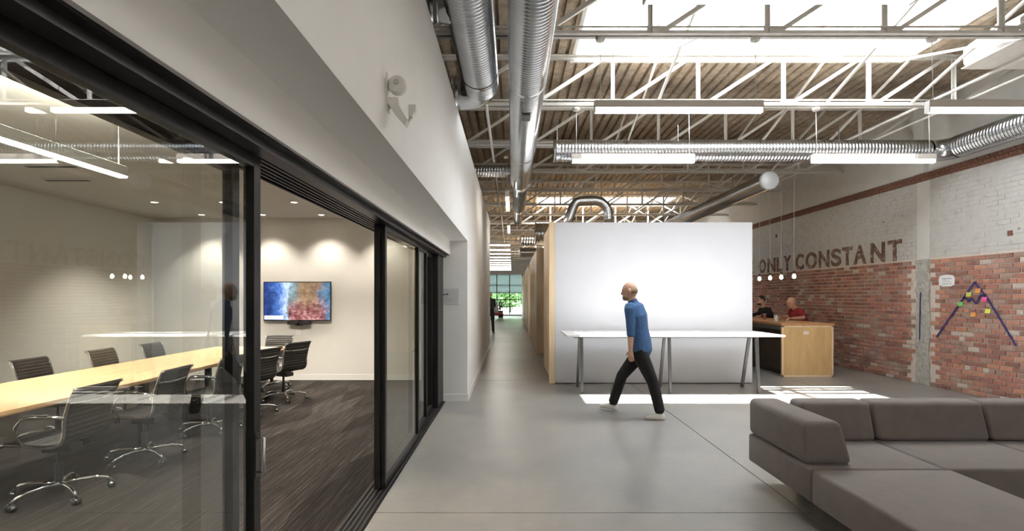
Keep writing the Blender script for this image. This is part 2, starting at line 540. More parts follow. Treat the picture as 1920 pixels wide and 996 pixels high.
# conference room shell
o = MB().box(-6.75, -1.25, 9.87, 10.0, 0, 3.1).build('wall_back', M['room_wall']); struct(o, 'cream end wall of the conference room behind the screen', 'wall')
o = MB().box(-6.75, -6.63, Y0, 9.87, 0, 3.1).build('wall_conference', M['room_wall']); struct(o, 'cream long side wall of the conference room', 'wall')
o = MB().box(-6.63, -1.25, Y0, 9.87, 3.0, 3.1).build('ceiling_conference', M['ceil']); struct(o, 'plain white ceiling of the conference room', 'ceiling')
o = MB().box(-6.63, -1.25, -2.1, -2.0, 0, 3.0).build('wall_partition', M['room_wall']); struct(o, 'cream near end wall of the conference room', 'wall')
bb = MB().box(-6.63, -1.25, 9.855, 9.87, 0, 0.11).box(-6.63, -6.615, -2.0, 9.855, 0, 0.11)
struct(bb.build('baseboard_back', M['trim']), 'cream baseboard around the conference room', 'baseboard')
# slot vents in the conference ceiling
for k, (vx, vy) in enumerate([(-5.1, 5.9), (-5.5, 6.6)]):
    v = thing('slot_vent', ['longer dark slot vent in the conference ceiling near the pendant', 'dark slot vent in the conference ceiling farther from the pendant'][k], 'vent', (vx, vy, 2.985), group='ceiling slot vents')
    MB().box(-0.3, 0.3, -0.05, 0.05, 0.0, 0.012).build('frame', M['trim'], v)
    for q in range(3): MB().box(-0.27, 0.27, -0.035+q*0.027, -0.02+q*0.027, -0.004, 0.002).build('slot', M['plastic'], v)

# outer shell
o = MB().box(XL-0.1, XL, Y0, Y1, 0, ZD+0.2).build('wall_outer', M['grey_wall']); struct(o, 'plain outer wall beyond the conference room', 'wall')
o = MB().box(XL, X_R+0.3, Y0-0.1, Y0, 0, ZD+0.2).build('wall_front', M['wall']); struct(o, 'white entrance wall behind the viewer', 'wall')
# far wall around the glazing
WX0, WX1, WZ1 = -3.2, 1.82, 3.27
fw = MB().box(XL, WX0, Y1, Y1+0.2, 0, ZD+0.2).box(WX1, X_R+0.3, Y1, Y1+0.2, 0, ZD+0.2).box(WX0, WX1, Y1, Y1+0.2, WZ1, ZD+0.2).box(WX0, WX1, Y1, Y1+0.2, 0, 0.12)
struct(fw.build('wall_far', M['grey_wall']), 'far end wall around the tall glazing', 'wall')

w = thing('window_1', 'tall black framed glazing at the far end of the corridor', 'window', (0, Y1, 0)); w['kind'] = 'structure'
xs = [WX0 + i*(WX1-WX0)/5 for i in range(6)]
zs = [0.12, 0.75, 1.30, 1.84, 2.43, WZ1]
for x in xs: MB().box(x-0.035, x+0.035, 0.0, 0.1, 0.12, WZ1).build('mullion', M['black'], w)
for z in zs: MB().box(WX0, WX1, 0.005, 0.095, z-0.03, z+0.03).build('transom', M['black'], w)
shade = mat('translucent_roller_shade', (0.55,0.68,0.74), 0.8)
shade.node_tree.nodes['Principled BSDF'].inputs['Transmission Weight'].default_value = 0.35
for i in range(5):
    for j in range(5):
        MB().box(xs[i]+0.03, xs[i+1]-0.03, 0.045, 0.053, zs[j]+0.025, zs[j+1]-0.025).build('pane', M['win_glass'], w)
    MB().box(xs[i]+0.04, xs[i+1]-0.04, -0.02, -0.012, 1.80, WZ1-0.01).build('shade', shade, w)

# ---- right: brick wall
wr = MB().box(X_R, X_R+0.3, Y0, Y1, 0, ZD+0.2).build('wall_right', M['mortar'])
struct(wr, 'old brick wall, bare red below and whitewashed above', 'wall')
ZB = 2.215
CH = 0.0755; BL = 0.205; GAP = 0.0145
bm0 = MB()
bm0.box(-0.0, 0.014, -BL/2, BL/2, -(CH-GAP)/2, (CH-GAP)/2)
bme = bm0.mesh('brick', [BR[0]])
# chamfered brick: 8 back + 8 front
def brick_verts(cx, cy, cz, hl, hz, d):
    c = 0.004
    vv = []
    for x, k in ((cx, 0.0), (cx-d+c, 0.0), (cx-d, c)):
        for sy, sz in ((-1,-1),(1,-1),(1,1),(-1,1)):
            vv.append((x, cy+sy*(hl-k), cz+sz*(hz-k)))
    ff = [(8,9,10,11)]
    for b in (0, 4):
        for i in range(4):
            j = (i+1) % 4
            ff.append((b+i, b+j, b+4+j, b+4+i))
    return vv, ff
one = MB(); one.add(*brick_verts(0, 0, 0, BL/2-0.001, (CH-GAP)/2, 0.014)); bme = one.mesh('brick', [BR[0]])
half = MB(); half.add(*brick_verts(0, 0, 0, 0.0485, (CH-GAP)/2, 0.014)); hme = half.mesh('half_brick', [BR[0]])
PIL = (9.24, 9.56)      # cement strip in the wall
cand = []
for r in range(int(ZB/CH)+1):
    z = CH/2 + r*CH
    if z + CH/2 > ZB + 0.02: break
    y = 4.2 + (0.5 if r % 2 else 0.0)*(BL+GAP) + rnd.uniform(-0.012, 0.012)
    header = (r % 6 == 5)
    while y < 24:
        l = 0.097 if header else BL
        yc = y + l/2
        if not (PIL[0]-l/2-0.01 < yc < PIL[1]+l/2+0.01):
            cand.append((yc, z, header))
        y += l + GAP
near = sorted([c for c in cand if c[0] > 7.62 and c[1] > 0.10 and not c[2]], key=lambda c: c[0])[:300]
ns = set((c[0], c[1]) for c in near)
def pick(): return rnd.choices(range(5), BW)[0]
for (yc, z, hd) in near:
    inst('brick', bme, wr, (X_R - rnd.uniform(0, 0.004), yc, z), (0, 0, rnd.uniform(-0.012, 0.012)), (1, 1, 1), BR[pick()])
st = MB()
for (yc, z, hd) in cand:
    if (yc, z) in ns: continue
    vv, ff = brick_verts(X_R, yc, z, (0.0485 if hd else BL/2-0.001), (CH-GAP)/2, 0.012+rnd.uniform(0, 0.004))
    st.add(vv, ff, pick())
o = st.build('brick', BR, wr); o['kind'] = 'stuff'
# whitewashed courses above
st = MB()
z = ZB + CH/2 + 0.012; r = 0
while z < 3.56:
    y = 4.2 + (0.5 if r % 2 else 0.0)*(BL+GAP)
    while y < 40:
        if not (9.2 < y + BL/2 < 9.6):
            vv, ff = brick_verts(X_R, y+BL/2, z, BL/2-0.001, (CH-0.008)/2, 0.004+rnd.random()**2*0.009); st.add(vv, ff)
        y += BL + 0.009 + rnd.uniform(-0.004, 0.004)
    z += CH; r += 1
st.box(X_R-0.003, X_R+0.02, Y0, 41.9, ZB+0.01, 3.58)
o = st.build('painted_brick', M['white_brick'], wr); o['kind'] = 'stuff'
# red band of bare header bricks, plain drywall above it
one = MB(); one.add(*brick_verts(0, 0, 0, 0.0995, 0.030, 0.045)); lme = one.mesh('ledge_brick', [M['band']])
led = MB().box(X_R-0.03, X_R+0.02, Y0, 41.9, 3.575, 3.71)
led.build('ledge', M['band'], wr)
st = MB(); nled = 0
y = 7.0
while y < 40:
    for q in range(2):
        yy = y + (0.1 if q else 0); zz = 3.608 + q*0.066
        if nled < 160: inst('ledge_brick', lme, wr, (X_R, yy, zz), (0, 0, rnd.uniform(-0.02, 0.02))); nled += 1
        else: st.add(*brick_verts(X_R, yy, zz, 0.0995, 0.030, 0.045+rnd.uniform(-0.004, 0.004)))
    y += 0.21
o = st.build('ledge_brick', M['band'], wr); o['kind'] = 'stuff'
MB().box(X_R-0.012, X_R+0.02, Y0, 41.9, 3.712, ZD+0.19).build('drywall', M['grey_wall'], wr)
# cement strip, painted strip and upper pilaster
bm = bmesh.new()
nz, ny = 40, 8
vs_ = [[bm.verts.new((X_R-0.012-rnd.random()*0.012, PIL[0]+(PIL[1]-PIL[0])*j/ny+(rnd.uniform(-0.02,0.02)), 2.2*i/nz)) for j in range(ny+1)] for i in range(nz+1)]
for i in range(nz):
    for j in range(ny): bm.faces.new((vs_[i][j], vs_[i+1][j], vs_[i+1][j+1], vs_[i][j+1]))
MB().bm(bm).build('cement_strip', M['cement'], wr)
MB().box(X_R-0.013, X_R+0.01, PIL[0], PIL[1]-0.03, 2.2, 3.575).build('painted_strip', M['grey_wall'], wr)
MB().box(X_R-0.10, X_R-0.0, PIL[0]+0.02, PIL[1]-0.06, 3.712, ZD).build('pilaster', M['grey_wall'], wr)
# small fixings on the white brick
for (yy, zz, s) in ((14.6, 3.2, 0.09), (7.75, 2.47, 0.075), (10.4, 3.0, 0.03), (9.9, 3.05, 0.03), (7.62, 2.52, 0.03)):
    MB().box(X_R-0.02, X_R, yy-s/2, yy+s/2, zz-s/2, zz+s/2, ch=0.003).build('patch', M['band'] if s > 0.05 else M['cement'], wr)

# lettering (paint stripped to the brick)
def PY(px): return 7250.0/(px-960.0)
letters = [('O',150,235),('N',255,350),('L',365,430),('Y',450,535),('C',595,690),('O',715,850),('N',870,1000),('S',1020,1140),('T',1155,1275),('A',1290,1440),('N',1495,1665),('T',1700,1870)]
wt = thing('wall_lettering', 'large words THE ONLY CONSTANT stripped into the whitewashed brick', 'lettering', (X_R-0.012, 12, 2.22))
ext = []
for ch, a, b in letters: ext.append((ch, PY(1400+a/6.4), PY(1400+b/6.4)))
ext = [('T', 17.55, 17.1), ('H', 17.0, 16.52), ('E', 16.4, 16.02)] + ext
for ch, ya, yb in ext:
    cu = bpy.data.curves.new('letter', 'FONT'); cu.body = ch; cu.size = 1.0; cu.extrude = 0.006; cu.offset = 0.028
    to = bpy.data.objects.new('letter', cu); col.objects.link(to)
    dg = bpy.context.evaluated_depsgraph_get()
    me = bpy.data.meshes.new_from_object(to.evaluated_get(dg))
    bpy.data.objects.remove(to); bpy.data.curves.remove(cu)
    co = np.array([v.co[:] for v in me.vertices])
    mn, mx = co.min(0), co.max(0)
    wid = ya - yb; hgt = 0.40
    for v in me.vertices:
        u = (v.co.x-mn[0])/(mx[0]-mn[0]); t = (v.co.y-mn[1])/(mx[1]-mn[1])
        v.co = Vector((-v.co.z, ya - u*wid - 12.0, t*hgt))
    me.materials.clear(); me.materials.append(M['stripped']); me.update()
    lo = bpy.data.objects.new('letter', me); col.objects.link(lo); lo.parent = wt

# ---- door head, tracks and sliding glass doors
hd = MB()
hd.box(-1.25, -0.935, Y0, 7.9, 2.158, 2.1665)
tr1 = hd.build('trim_1', M['black']); struct(tr1, 'black door head with grooved tracks above the sliding glass doors', 'door track')
MB().box(-1.05, -0.975, Y0, 7.9, 2.13, 2.158).build('fascia', M['bronze'], tr1)
for k, xx in enumerate((-1.066, -1.098, -1.13, -1.162, -1.194, -1.235)):
    MB().box(xx-0.006, xx+0.006, Y0, 7.9, 2.128, 2.158).build('track', M['bronze'] if k < 5 else M['black'], tr1)
tf = MB().box(-1.165, -0.985, Y0, 7.75, -0.03, 0.006).build('trim_2', M['black']); struct(tf, 'black floor track of the sliding glass doors', 'door track')
for xx in (-1.0, -1.035, -1.07, -1.105, -1.14):
    MB().box(xx-0.006, xx+0.006, Y0, 7.75, 0.006, 0.014).build('track', M['bronze'], tf)
jb = MB().box(-1.25, -1.02, 7.35, 7.9, 0.0, 2.158).build('trim_3', M['black']); struct(jb, 'black jamb pocket where the glass doors stack against the column', 'door jamb')


def glass_door(name, label, x, ya, yb, handle=None):
    d = thing(name, label, 'glass door', (x, ya, 0.016)); d['kind'] = 'structure'
    L_ = yb - ya; H = 2.11; s = 0.058; w_ = 0.044
    MB().box(-w_/2, w_/2, 0, s, 0, H, ch=0.002).build('stile', M['black'], d)
    MB().box(-w_/2, w_/2, L_-s, L_, 0, H, ch=0.002).build('stile', M['black'], d)
    MB().box(-w_/2, w_/2, s, L_-s, 0, 0.05).build('rail', M['black'], d)
    MB().box(-w_/2, w_/2, s, L_-s, H-0.045, H).build('rail', M['black'], d)
    MB().box(-0.005, 0.005, s-0.003, L_-s+0.003, 0.047, H-0.042).build('pane', M['glass'], d)
    if handle is not None:
        h = MB(); yy = handle
        h.box(w_/2, w_/2+0.004, yy-0.016, yy+0.016, 0.79, 0.97); h.build('handle_plate', M['plastic'], d)
        h = MB(); h.tube([(w_/2+0.002, yy, 0.81), (w_/2+0.03, yy, 0.81), (w_/2+0.03, yy, 0.95), (w_/2+0.002, yy, 0.95)], 0.006, 8); h.build('handle', M['steel'], d)
    return d
glass_door('door_1', 'nearest sliding glass door on the outer track with black frame', -1.075, -0.2, 2.235, handle=2.40)
glass_door('door_2', 'sliding glass door on the inner track behind the nearest one', -1.205, -0.4, 2.315)
glass_door('door_3', 'sliding glass door at the far side of the open doorway', -1.035, 4.26, 5.83)
glass_door('door_4', 'farthest sliding glass door beside the black jamb pocket', -1.075, 4.24, 6.63)
glass_door('door_5', 'short stacked glass door tucked into the black jamb pocket', -1.115, 6.2, 7.35)

# =============================================================== ROOF STRUCTURE
ZBC = 4.25                   # bottom chord
TY = [5.53 + 2.05*i for i in range(-4, 18)]
PX = [0.22 + 1.21*k for k in range(-6, 6)]
TX0, TX1 = XL, X_R - 0.02
def angle_pair(mb, x0, x1, z, up):
    a = 0.055; t = 0.008; gp = 0.02
    for s in (-1, 1):
        y_in = s*gp/2
        mb.box(x0, x1, y_in, y_in + s*t, z, z + up*a)
        mb.box(x0, x1, y_in, y_in + s*a, z, z + up*t)
bc = MB(); angle_pair(bc, TX0, TX1, 0.0, 1); bc_me = bc.mesh('bottom_chord', [M['white_metal']])
tc = MB(); angle_pair(tc, TX0, TX1, ZD-ZBC-0.003, -1); tc_me = tc.mesh('top_chord', [M['white_metal']])
H = ZD - ZBC
vt = MB().box(-0.022, 0.022, -0.010, 0.010, 0.01, H-0.01).box(0.014, 0.022, -0.035, 0.035, 0.03, H-0.03); vt_me = vt.mesh('vertical_web', [M['white_metal']])
dg_ = MB().bar((0.10, 0, 0.03), (1.11, 0, H-0.03), 0.04, 0.045); dg_me = dg_.mesh('diagonal_web', [M['white_metal']])
gp_ = MB().box(-0.09, 0.09, -0.006, 0.006, 0.005, 0.10); gp_me = gp_.mesh('gusset', [M['white_metal']])
cd_ = MB().tube([(TX0+0.1, -0.045, 0.075), (TX1-0.1, -0.045, 0.075)], 0.011, 8); cd_me = cd_.mesh('conduit', [M['white_metal']])
for i, y in enumerate(TY, -3):
    lab = ['roof truss above the viewer', 'roof truss just behind the viewer', 'second roof truss behind the viewer', 'third roof truss behind the viewer'][-i] if i <= 0 else \
        ('nearest white roof truss crossing in front of the skylight' if i == 1 else '%s white roof truss counted from the big skylight' % ORD[i-1])
    t = thing('roof_truss', lab, 'truss', (0, y, ZBC), group='white steel roof trusses')
    inst('bottom_chord', bc_me, t); inst('top_chord', tc_me, t)
    for px in PX:
        if i > 8 and not -3.5 < px < 7: continue
        inst('vertical_web', vt_me, t, (px, 0, 0))
        inst('diagonal_web', dg_me, t, (px, 0, 0))
        if i < 6: inst('gusset', gp_me, t, (px+0.06, 0, 0))
    if i < 8: inst('conduit', cd_me, t)
# diagonal bridging rods between the trusses
for i in range(1, 9):
    for q, bx in enumerate((2.02, 4.42, 5.62)):
        b = thing('roof_bracing', 'crossed white bracing rods %s, between the %s and %s roof truss' % (['nearest the ducts', 'over the table end', 'near the brick wall'][q], ORD[i-1], ORD[i]), 'bracing', (bx, TY[i+3], ZBC), group='crossed bracing rods')
        MB().bar((0, 0.03, 0.05), (0.0, 2.02, H-0.05), 0.03, 0.03).build('rod', M['white_metal'], b)
        MB().bar((0.045, 0.03, H-0.05), (0.045, 2.02, 0.05), 0.03, 0.03).build('rod', M['white_metal'], b)
# sprinkler pipes along the building
for k, (x, z, r) in enumerate(((6.02, 4.355, 0.020), (6.50, 4.355, 0.017), (-0.35, 4.14, 0.022))):
    lab = ['white sprinkler pipe nearest the lounge on the right side', 'thinner white sprinkler pipe closest to the brick wall', 'white sprinkler pipe above the corridor'][k]
    p = thing('sprinkler_pipe', lab, 'pipe', (x, 1.0 if k < 2 else 7.0, z), group='sprinkler pipes')
    MB().tube([(0, 0, 0), (0, 40 if k < 2 else 34, 0)], r, 10).build('pipe', M['white_metal'], p)
    for q in range(5):
        MB().lathe([(r+0.008, -0.03), (r+0.012, -0.02), (r+0.012, 0.02), (r+0.008, 0.03)], (0, 3.2+q*6.2, 0), 'Y', 12).build('coupling', M['white_metal'], p)

# =============================================================== DUCTS
def spiral(mb, L_, r, pitch=0.052, ridge=0.009, n=36, mi=0):
    """spiral seam duct along +Y from 0 to L_"""
    prof = [(0.0, 0.0), (0.60, 0.0), (0.72, ridge), (0.88, ridge)]
    np_ = int(L_/pitch); ms = len(prof); tot = np_*ms
    vv = []; ff = []
    for i in range(tot):
        p, e = prof[i % ms]; base = (i//ms + p)*pitch
        for k in range(n):
            q = 2*PI*k/n; y = min(max(base + pitch*k/n - pitch*0.5, 0.0), L_)
            vv.append(((r+e)*math.cos(q), y, (r+e)*math.sin(q)))
    for i in range(tot-1):
        for k in range(n-1):
            ff.append((i*n+k, i*n+k+1, (i+1)*n+k+1, (i+1)*n+k))
        if i + 1 + ms < tot + 1 and i + ms + 1 <= tot - 0:
            pass
    for i in range(tot-ms-1):
        ff.append((i*n+ms*n+n*0 + 0 if False else (i)*n+n-1, (i+ms)*n, (i+ms+1)*n, (i+1)*n+n-1))
    mb.add(vv, ff, mi, True)

def duct_mesh(L_, r, **k):
    m = MB(); spiral(m, L_, r, **k); return m

def elbow_pts(c, a0, a1, R, ax, ay, n=9):
    c = Vector(c); ax = Vector(ax); ay = Vector(ay)
    return [c + ax*(R*math.cos(a0+(a1-a0)*i/n)) + ay*(R*math.sin(a0+(a1-a0)*i/n)) for i in range(n+1)]

# duct A: long main duct above the corridor edge
A = thing('main_duct', 'long galvanised spiral duct running down the corridor, right of the shorter duct', 'duct', (0.165, 2.0, 3.85))
duct_mesh(8.6, 0.19).build('duct_section', M['galv'], A)
MB().lathe([(0.20, 8.55), (0.20, 8.65), (0.155, 8.95), (0.155, 9.0)], (0, 0, 0), 'Y', 32, cap=False).build('reducer', M['galv'], A)
o = duct_mesh(2.8, 0.15).build('duct_section', M['galv'], A); o.location = (0.01, 9.0, 0)
MB().lathe([(0.155, 11.8), (0.155, 11.9), (0.12, 12.15), (0.12, 12.2)], (0.01, 0, 0), 'Y', 32, cap=False).build('reducer', M['galv'], A)
o = duct_mesh(2.2, 0.115).build('duct_section', M['galv'], A); o.location = (0.02, 12.2, 0)
for yy in (0.6, 3.6, 6.4): MB().lathe([(0.197, yy), (0.201, yy+0.01), (0.201, yy+0.07), (0.197, yy+0.08)], (0, 0, 0), 'Y', 36, cap=False).build('collar', M['galv'], A)
# access plate under the duct
MB().box(-0.05, 0.05, 4.15, 4.36, -0.213, -0.196, ch=0.004).build('access_plate', M['grey_metal'], A)
MB().tube([(-0.05, 4.06, -0.205), (-0.04, 4.04, -0.225), (0.04, 4.04, -0.225), (0.05, 4.06, -0.205)], 0.006, 8).build('strap_clip', M['plastic'], A)
for yy in (1.4, 3.55, 5.6, 7.7, 9.7):
    MB().box(-0.012, 0.012, yy-0.002, yy+0.002, 0.19, ZBC-3.85+0.02).build('hanger', M['galv'], A)

# duct B: shorter duct by the bulkhead, turning left over the wall
B = thing('branch_duct', 'shorter galvanised spiral duct beside the bulkhead that turns left over the wall', 'duct', (-0.36, 1.6, 4.0))
duct_mesh(4.55, 0.195).build('duct_section', M['galv'], B)
MB().tube(elbow_pts((-0.26, 4.55, 0), 0, PI/2, 0.26, (1,0,0), (0,1,0)), 0.197, 32, cap=False, up=(0,0,1)).build('elbow', M['galv'], B)
o = duct_mesh(0.9, 0.192).build('duct_section', M['galv'], B); o.rotation_euler = (0, 0, PI/2); o.location = (-0.26, 4.81, 0)
# tap-off nearer the viewer
o = duct_mesh(0.9, 0.12).build('tap_duct', M['galv'], B); o.rotation_euler = (0, 0, PI/2); o.location = (-0.17, 2.95, 0.02)
MB().lathe([(0.14, -0.16), (0.125, -0.26), (0.125, -0.30)], (0, 2.95, 0.02), 'X', 24, cap=False).build('saddle', M['galv'], B)
for yy in (1.5, 4.2): MB().lathe([(0.203, yy), (0.205, yy+0.01), (0.205, yy+0.06), (0.203, yy+0.07)], (0, 0, 0), 'Y', 36, cap=False).build('collar', M['galv'], B)
for yy in (3.93,): MB().box(-0.012, 0.012, yy-0.002, yy+0.002, 0.19, ZBC-4.0+0.02).build('hanger', M['galv'], B)

# short cross duct from the main duct to the wall
o = thing('cross_duct', 'short spiral duct crossing from the main duct to the corridor wall', 'duct', (-0.035, 10.25, 3.96))
duct_mesh(0.95, 0.11, n=24).build('duct_section', M['galv'], o).rotation_euler = (0, 0, PI/2)
MB().lathe([(0.125, 0.02), (0.125, -0.05)], (0, 0, 0), 'X', 24, cap=False).build('collar', M['galv'], o)

# duct C: across the lounge
C = thing('lounge_duct', 'galvanised spiral duct crossing the lounge above the lit pendants', 'duct', (0.68, 8.62, 3.90))
o = duct_mesh(6.05, 0.165, n=32).build('duct_section', M['galv'], C); o.rotation_euler = (0, 0, -PI/2)
MB().lathe([(0.16, -0.012), (0.175, -0.01), (0.175, 0.05), (0.17, 0.06)], (0, 0, 0), 'X', 32).build('end_cap', M['galv'], C)
MB().tube(elbow_pts((6.05, -0.26, 0), PI/2, 0, 0.26, (1,0,0), (0,1,0)), 0.17, 32, cap=False).build('elbow', M['galv'], C)
o = duct_mesh(5.8, 0.165, n=32).build('duct_section', M['galv'], C); o.rotation_euler = (0, 0, PI); o.location = (6.31, -0.26, 0)
for xx in (0.05, 2.0, 4.6): MB().box(xx-0.004, xx+0.004, -0.012, 0.012, 0.16, 0.42).build('hanger', M['galv'], C)
for xx in (0.12, 1.75): MB().box(xx, xx+0.45, -0.16, -0.10, -0.185, -0.16, ch=0.004).build('diffuser', M['galv'], C)

# duct D with the round pale cap
D = thing('capped_duct', 'spiral duct with round pale end cap facing the lounge', 'duct', (4.83, 10.0, 3.73))
duct_mesh(11.0, 0.162, n=32).build('duct_section', M['galv'], D)
MB().lathe([(0.01, -0.035), (0.15, -0.03), (0.172, -0.012), (0.175, 0.0), (0.175, 0.05), (0.166, 0.06)], (0, 0, 0), 'Y', 36).build('end_cap', M['cap'], D)
for yy in (1.68, 5.78): MB().box(-0.004, 0.004, yy-0.01, yy+0.01, 0.16, 0.54).build('hanger', M['galv'], D)

# duct E: arch over the pods
E = thing('arched_duct', 'bent round duct arching over the white partition', 'duct', (1.55, 11.0, 2.842))
E.scale = (0.875, 0.875, 0.93)
R_ = 0.30
pth = [(-0.55, 0, 0.0), (-0.42, 0, 0.35)] + [(-0.33 + 0.18 + (-R_*0.6)*math.cos(a), 0, 0.56 + R_*0.55*math.sin(a)) for a in [PI*0.12, PI*0.3, PI*0.45]] + \
      [(0.20, 0, 0.735)] + [(0.20 + R_*math.sin(a), 0, 0.735 - R_ + R_*math.cos(a)) for a in [PI*0.15, PI*0.3, PI*0.42, PI*0.5]] + [(0.5, 0, 0.0)]
MB().tube(pth, 0.11, 24, up=(0,1,0)).build('duct_section', M['galv'], E)
for p in (pth[1], pth[5], pth[-2]):
    pass
MB().lathe([(0.125, 0.0), (0.125, 0.08), (0.118, 0.09)], (0.5, 0, 0), 'Z', 24, cap=False).build('collar', M['galv'], E)
MB().lathe([(0.118, 0.30), (0.122, 0.31), (0.122, 0.35), (0.118, 0.36)], (0.5, 0, 0), 'Z', 24, cap=False).build('collar', M['galv'], E)

# farther ducts above the pods, seen through the corridor
for k, (x, y, z, r, l) in enumerate(((0.75, 17.0, 3.55, 0.35, 2.0), (0.35, 21.0, 3.75, 0.2, 4.0), (0.4, 26.0, 3.7, 0.22, 4.0))):
    lab = ['fat short duct drum above the corridor pods', 'medium duct above the far corridor', 'farthest duct crossing above the corridor'][k]
    f = thing('far_duct', lab, 'duct', (x, y, z), group='far corridor ducts')
    o = duct_mesh(l, r, n=24, pitch=0.1).build('duct_section', M['galv'], f); o.rotation_euler = (0, 0, -PI/2)
    MB().lathe([(r-0.01, -0.02), (r+0.01, 0.0), (r+0.01, 0.05)], (0, 0, 0), 'X', 24).build('end_cap', M['galv'], f)
    MB().box(0.3, 0.31, -0.01, 0.01, r, ZBC-z+0.7).build('hanger', M['galv'], f)

# air handler in the top right corner
U = thing('air_handler', 'pale boxy air handler hanging in the top right corner by the skylight', 'air unit', (6.45, 5.95, 4.42))
bm = bmesh.new()
poly = [(-0.78, 0.06), (-0.74, 0.0), (0.7, 0.0), (0.7, 0.5), (-0.35, 0.5), (-0.62, 0.36), (-0.78, 0.24)]
MB().prism(poly, 0.0, 0.75, 'XZ').build('casing', M['grey_wall'], U)
MB().prism([(-0.8, -0.012), (0.72, -0.012), (0.72, 0.0), (-0.8, 0.0)], -0.01, 0.76, 'XZ').build('base_tray', M['white_metal'], U)
for q in range(5): MB().box(-0.25, 0.2, -0.012, 0.004, 0.28+q*0.03, 0.295+q*0.03).build('louvre', M['plastic'], U)
for xx in (-0.3, 0.6): MB().box(xx-0.01, xx+0.01, 0.3, 0.32, 0.5, 0.55).build('hanger', M['galv'], U)

# =============================================================== LAMPS
def make_pendant(length):
    r = thing('linear_pendant', 'x', 'lamp')
    h = length/2
    b = MB()
    b.box(-h, h, -0.036, 0.036, 0.004, 0.080, ch=0.004)
    b.build('housing', M['lamp_body'], r)
    d = MB(); d.box(-h+0.004, h-0.004, -0.033, 0.033, -0.042, 0.006, ch=0.008); d.build('diffuser', M['lamp'], r)
    for s in (-1, 1):
        MB().box(s*h - 0.006, s*h + 0.006, -0.035, 0.035, -0.045, 0.075).build('end_cap', M['white_plastic'], r)
        MB().tube([(s*(h-0.06), 0, 0.07), (s*(h-0.06), 0.02, 0.735)], 0.0035, 6).build('cable', M['white_plastic'], r)
        MB().lathe([(0.045, 0.70), (0.05, 0.715), (0.05, 0.735), (0.02, 0.74)], (s*(h-0.06), 0.02, 0), 'Z', 16).build('canopy', M['white_plastic'], r)
    return r
P0 = make_pendant(1.71)
plist = []
def put_pendant(x, y, z, label, group, rotz=0.0):
    o = P0 if not plist else copy_tree(P0)
    plist.append(o)
    o.location = (x, y, z); o.rotation_euler = (0, 0, rotz); o['label'] = label; o['group'] = group
    return o
G = 'linear pendant lamps of the hall'
put_pendant(1.70, 5.45, 3.47, 'linear lamp hanging below the nearest truss, left of the two', G)
put_pendant(5.10, 5.45, 3.47, 'linear lamp hanging below the nearest truss, cut by the right frame edge', G)
put_pendant(1.70, 7.50, 3.47, 'bright linear lamp hanging in front of the lounge duct, on the left', G)
put_pendant(5.08, 7.50, 3.47, 'bright linear lamp hanging in front of the lounge duct, on the right', G)
k = 0
for i in range(8, 18):
    put_pendant(-0.92, TY[i+3]-0.08, 3.47, '%s lamp in the receding row at the far end of the corridor' % ORD[k].replace('nearest', 'first'), G); k += 1
for q, (yy, wd) in enumerate(((3.40, 'just above the frame'), (1.35, 'over the viewer'), (-0.70, 'behind the viewer'))):
    put_pendant(1.70, yy, 3.47, 'linear lamp in the left row %s' % wd, G); put_pendant(5.09, yy, 3.47, 'linear lamp in the right row %s' % wd, G)
put_pendant(-0.09, 10.89, 3.47, 'corridor lamp lying lengthwise under the end of the main duct', G, PI/2)
put_pendant(-0.09, 14.99, 3.47, 'corridor lamp lying lengthwise beyond the main duct', G, PI/2)
# conference pendant
CP = thing('conference_pendant', 'long white linear pendant over the conference table edge', 'lamp', (-2.98, 2.6, 2.47))
MB().box(-0.035, 0.035, -1.5, 1.5, 0.0, 0.075, ch=0.004).build('housing', M['white_plastic'], CP)
M['room_lamp'] = mat('lit_room_diffuser', (0.9,0.9,0.9), 0.4, emit=(1.0,0.89,0.75), estr=85)
MB().box(-0.03, 0.03, -1.49, 1.49, -0.012, 0.003, ch=0.003).build('diffuser', M['room_lamp'], CP)
MB().box(-0.028, 0.028, -1.48, 1.48, 0.066, 0.0762).build('uplight', M['room_lamp'], CP)
for yy in (-1.4, 1.44):
    MB().tube([(0, yy, 0.07), (0, yy, 0.53)], 0.003, 6).build('cable', M['white_plastic'], CP)
    MB().lathe([(0.03, 0.50), (0.035, 0.51), (0.035, 0.529)], (0, yy, 0), 'Z', 14).build('canopy', M['white_plastic'], CP)
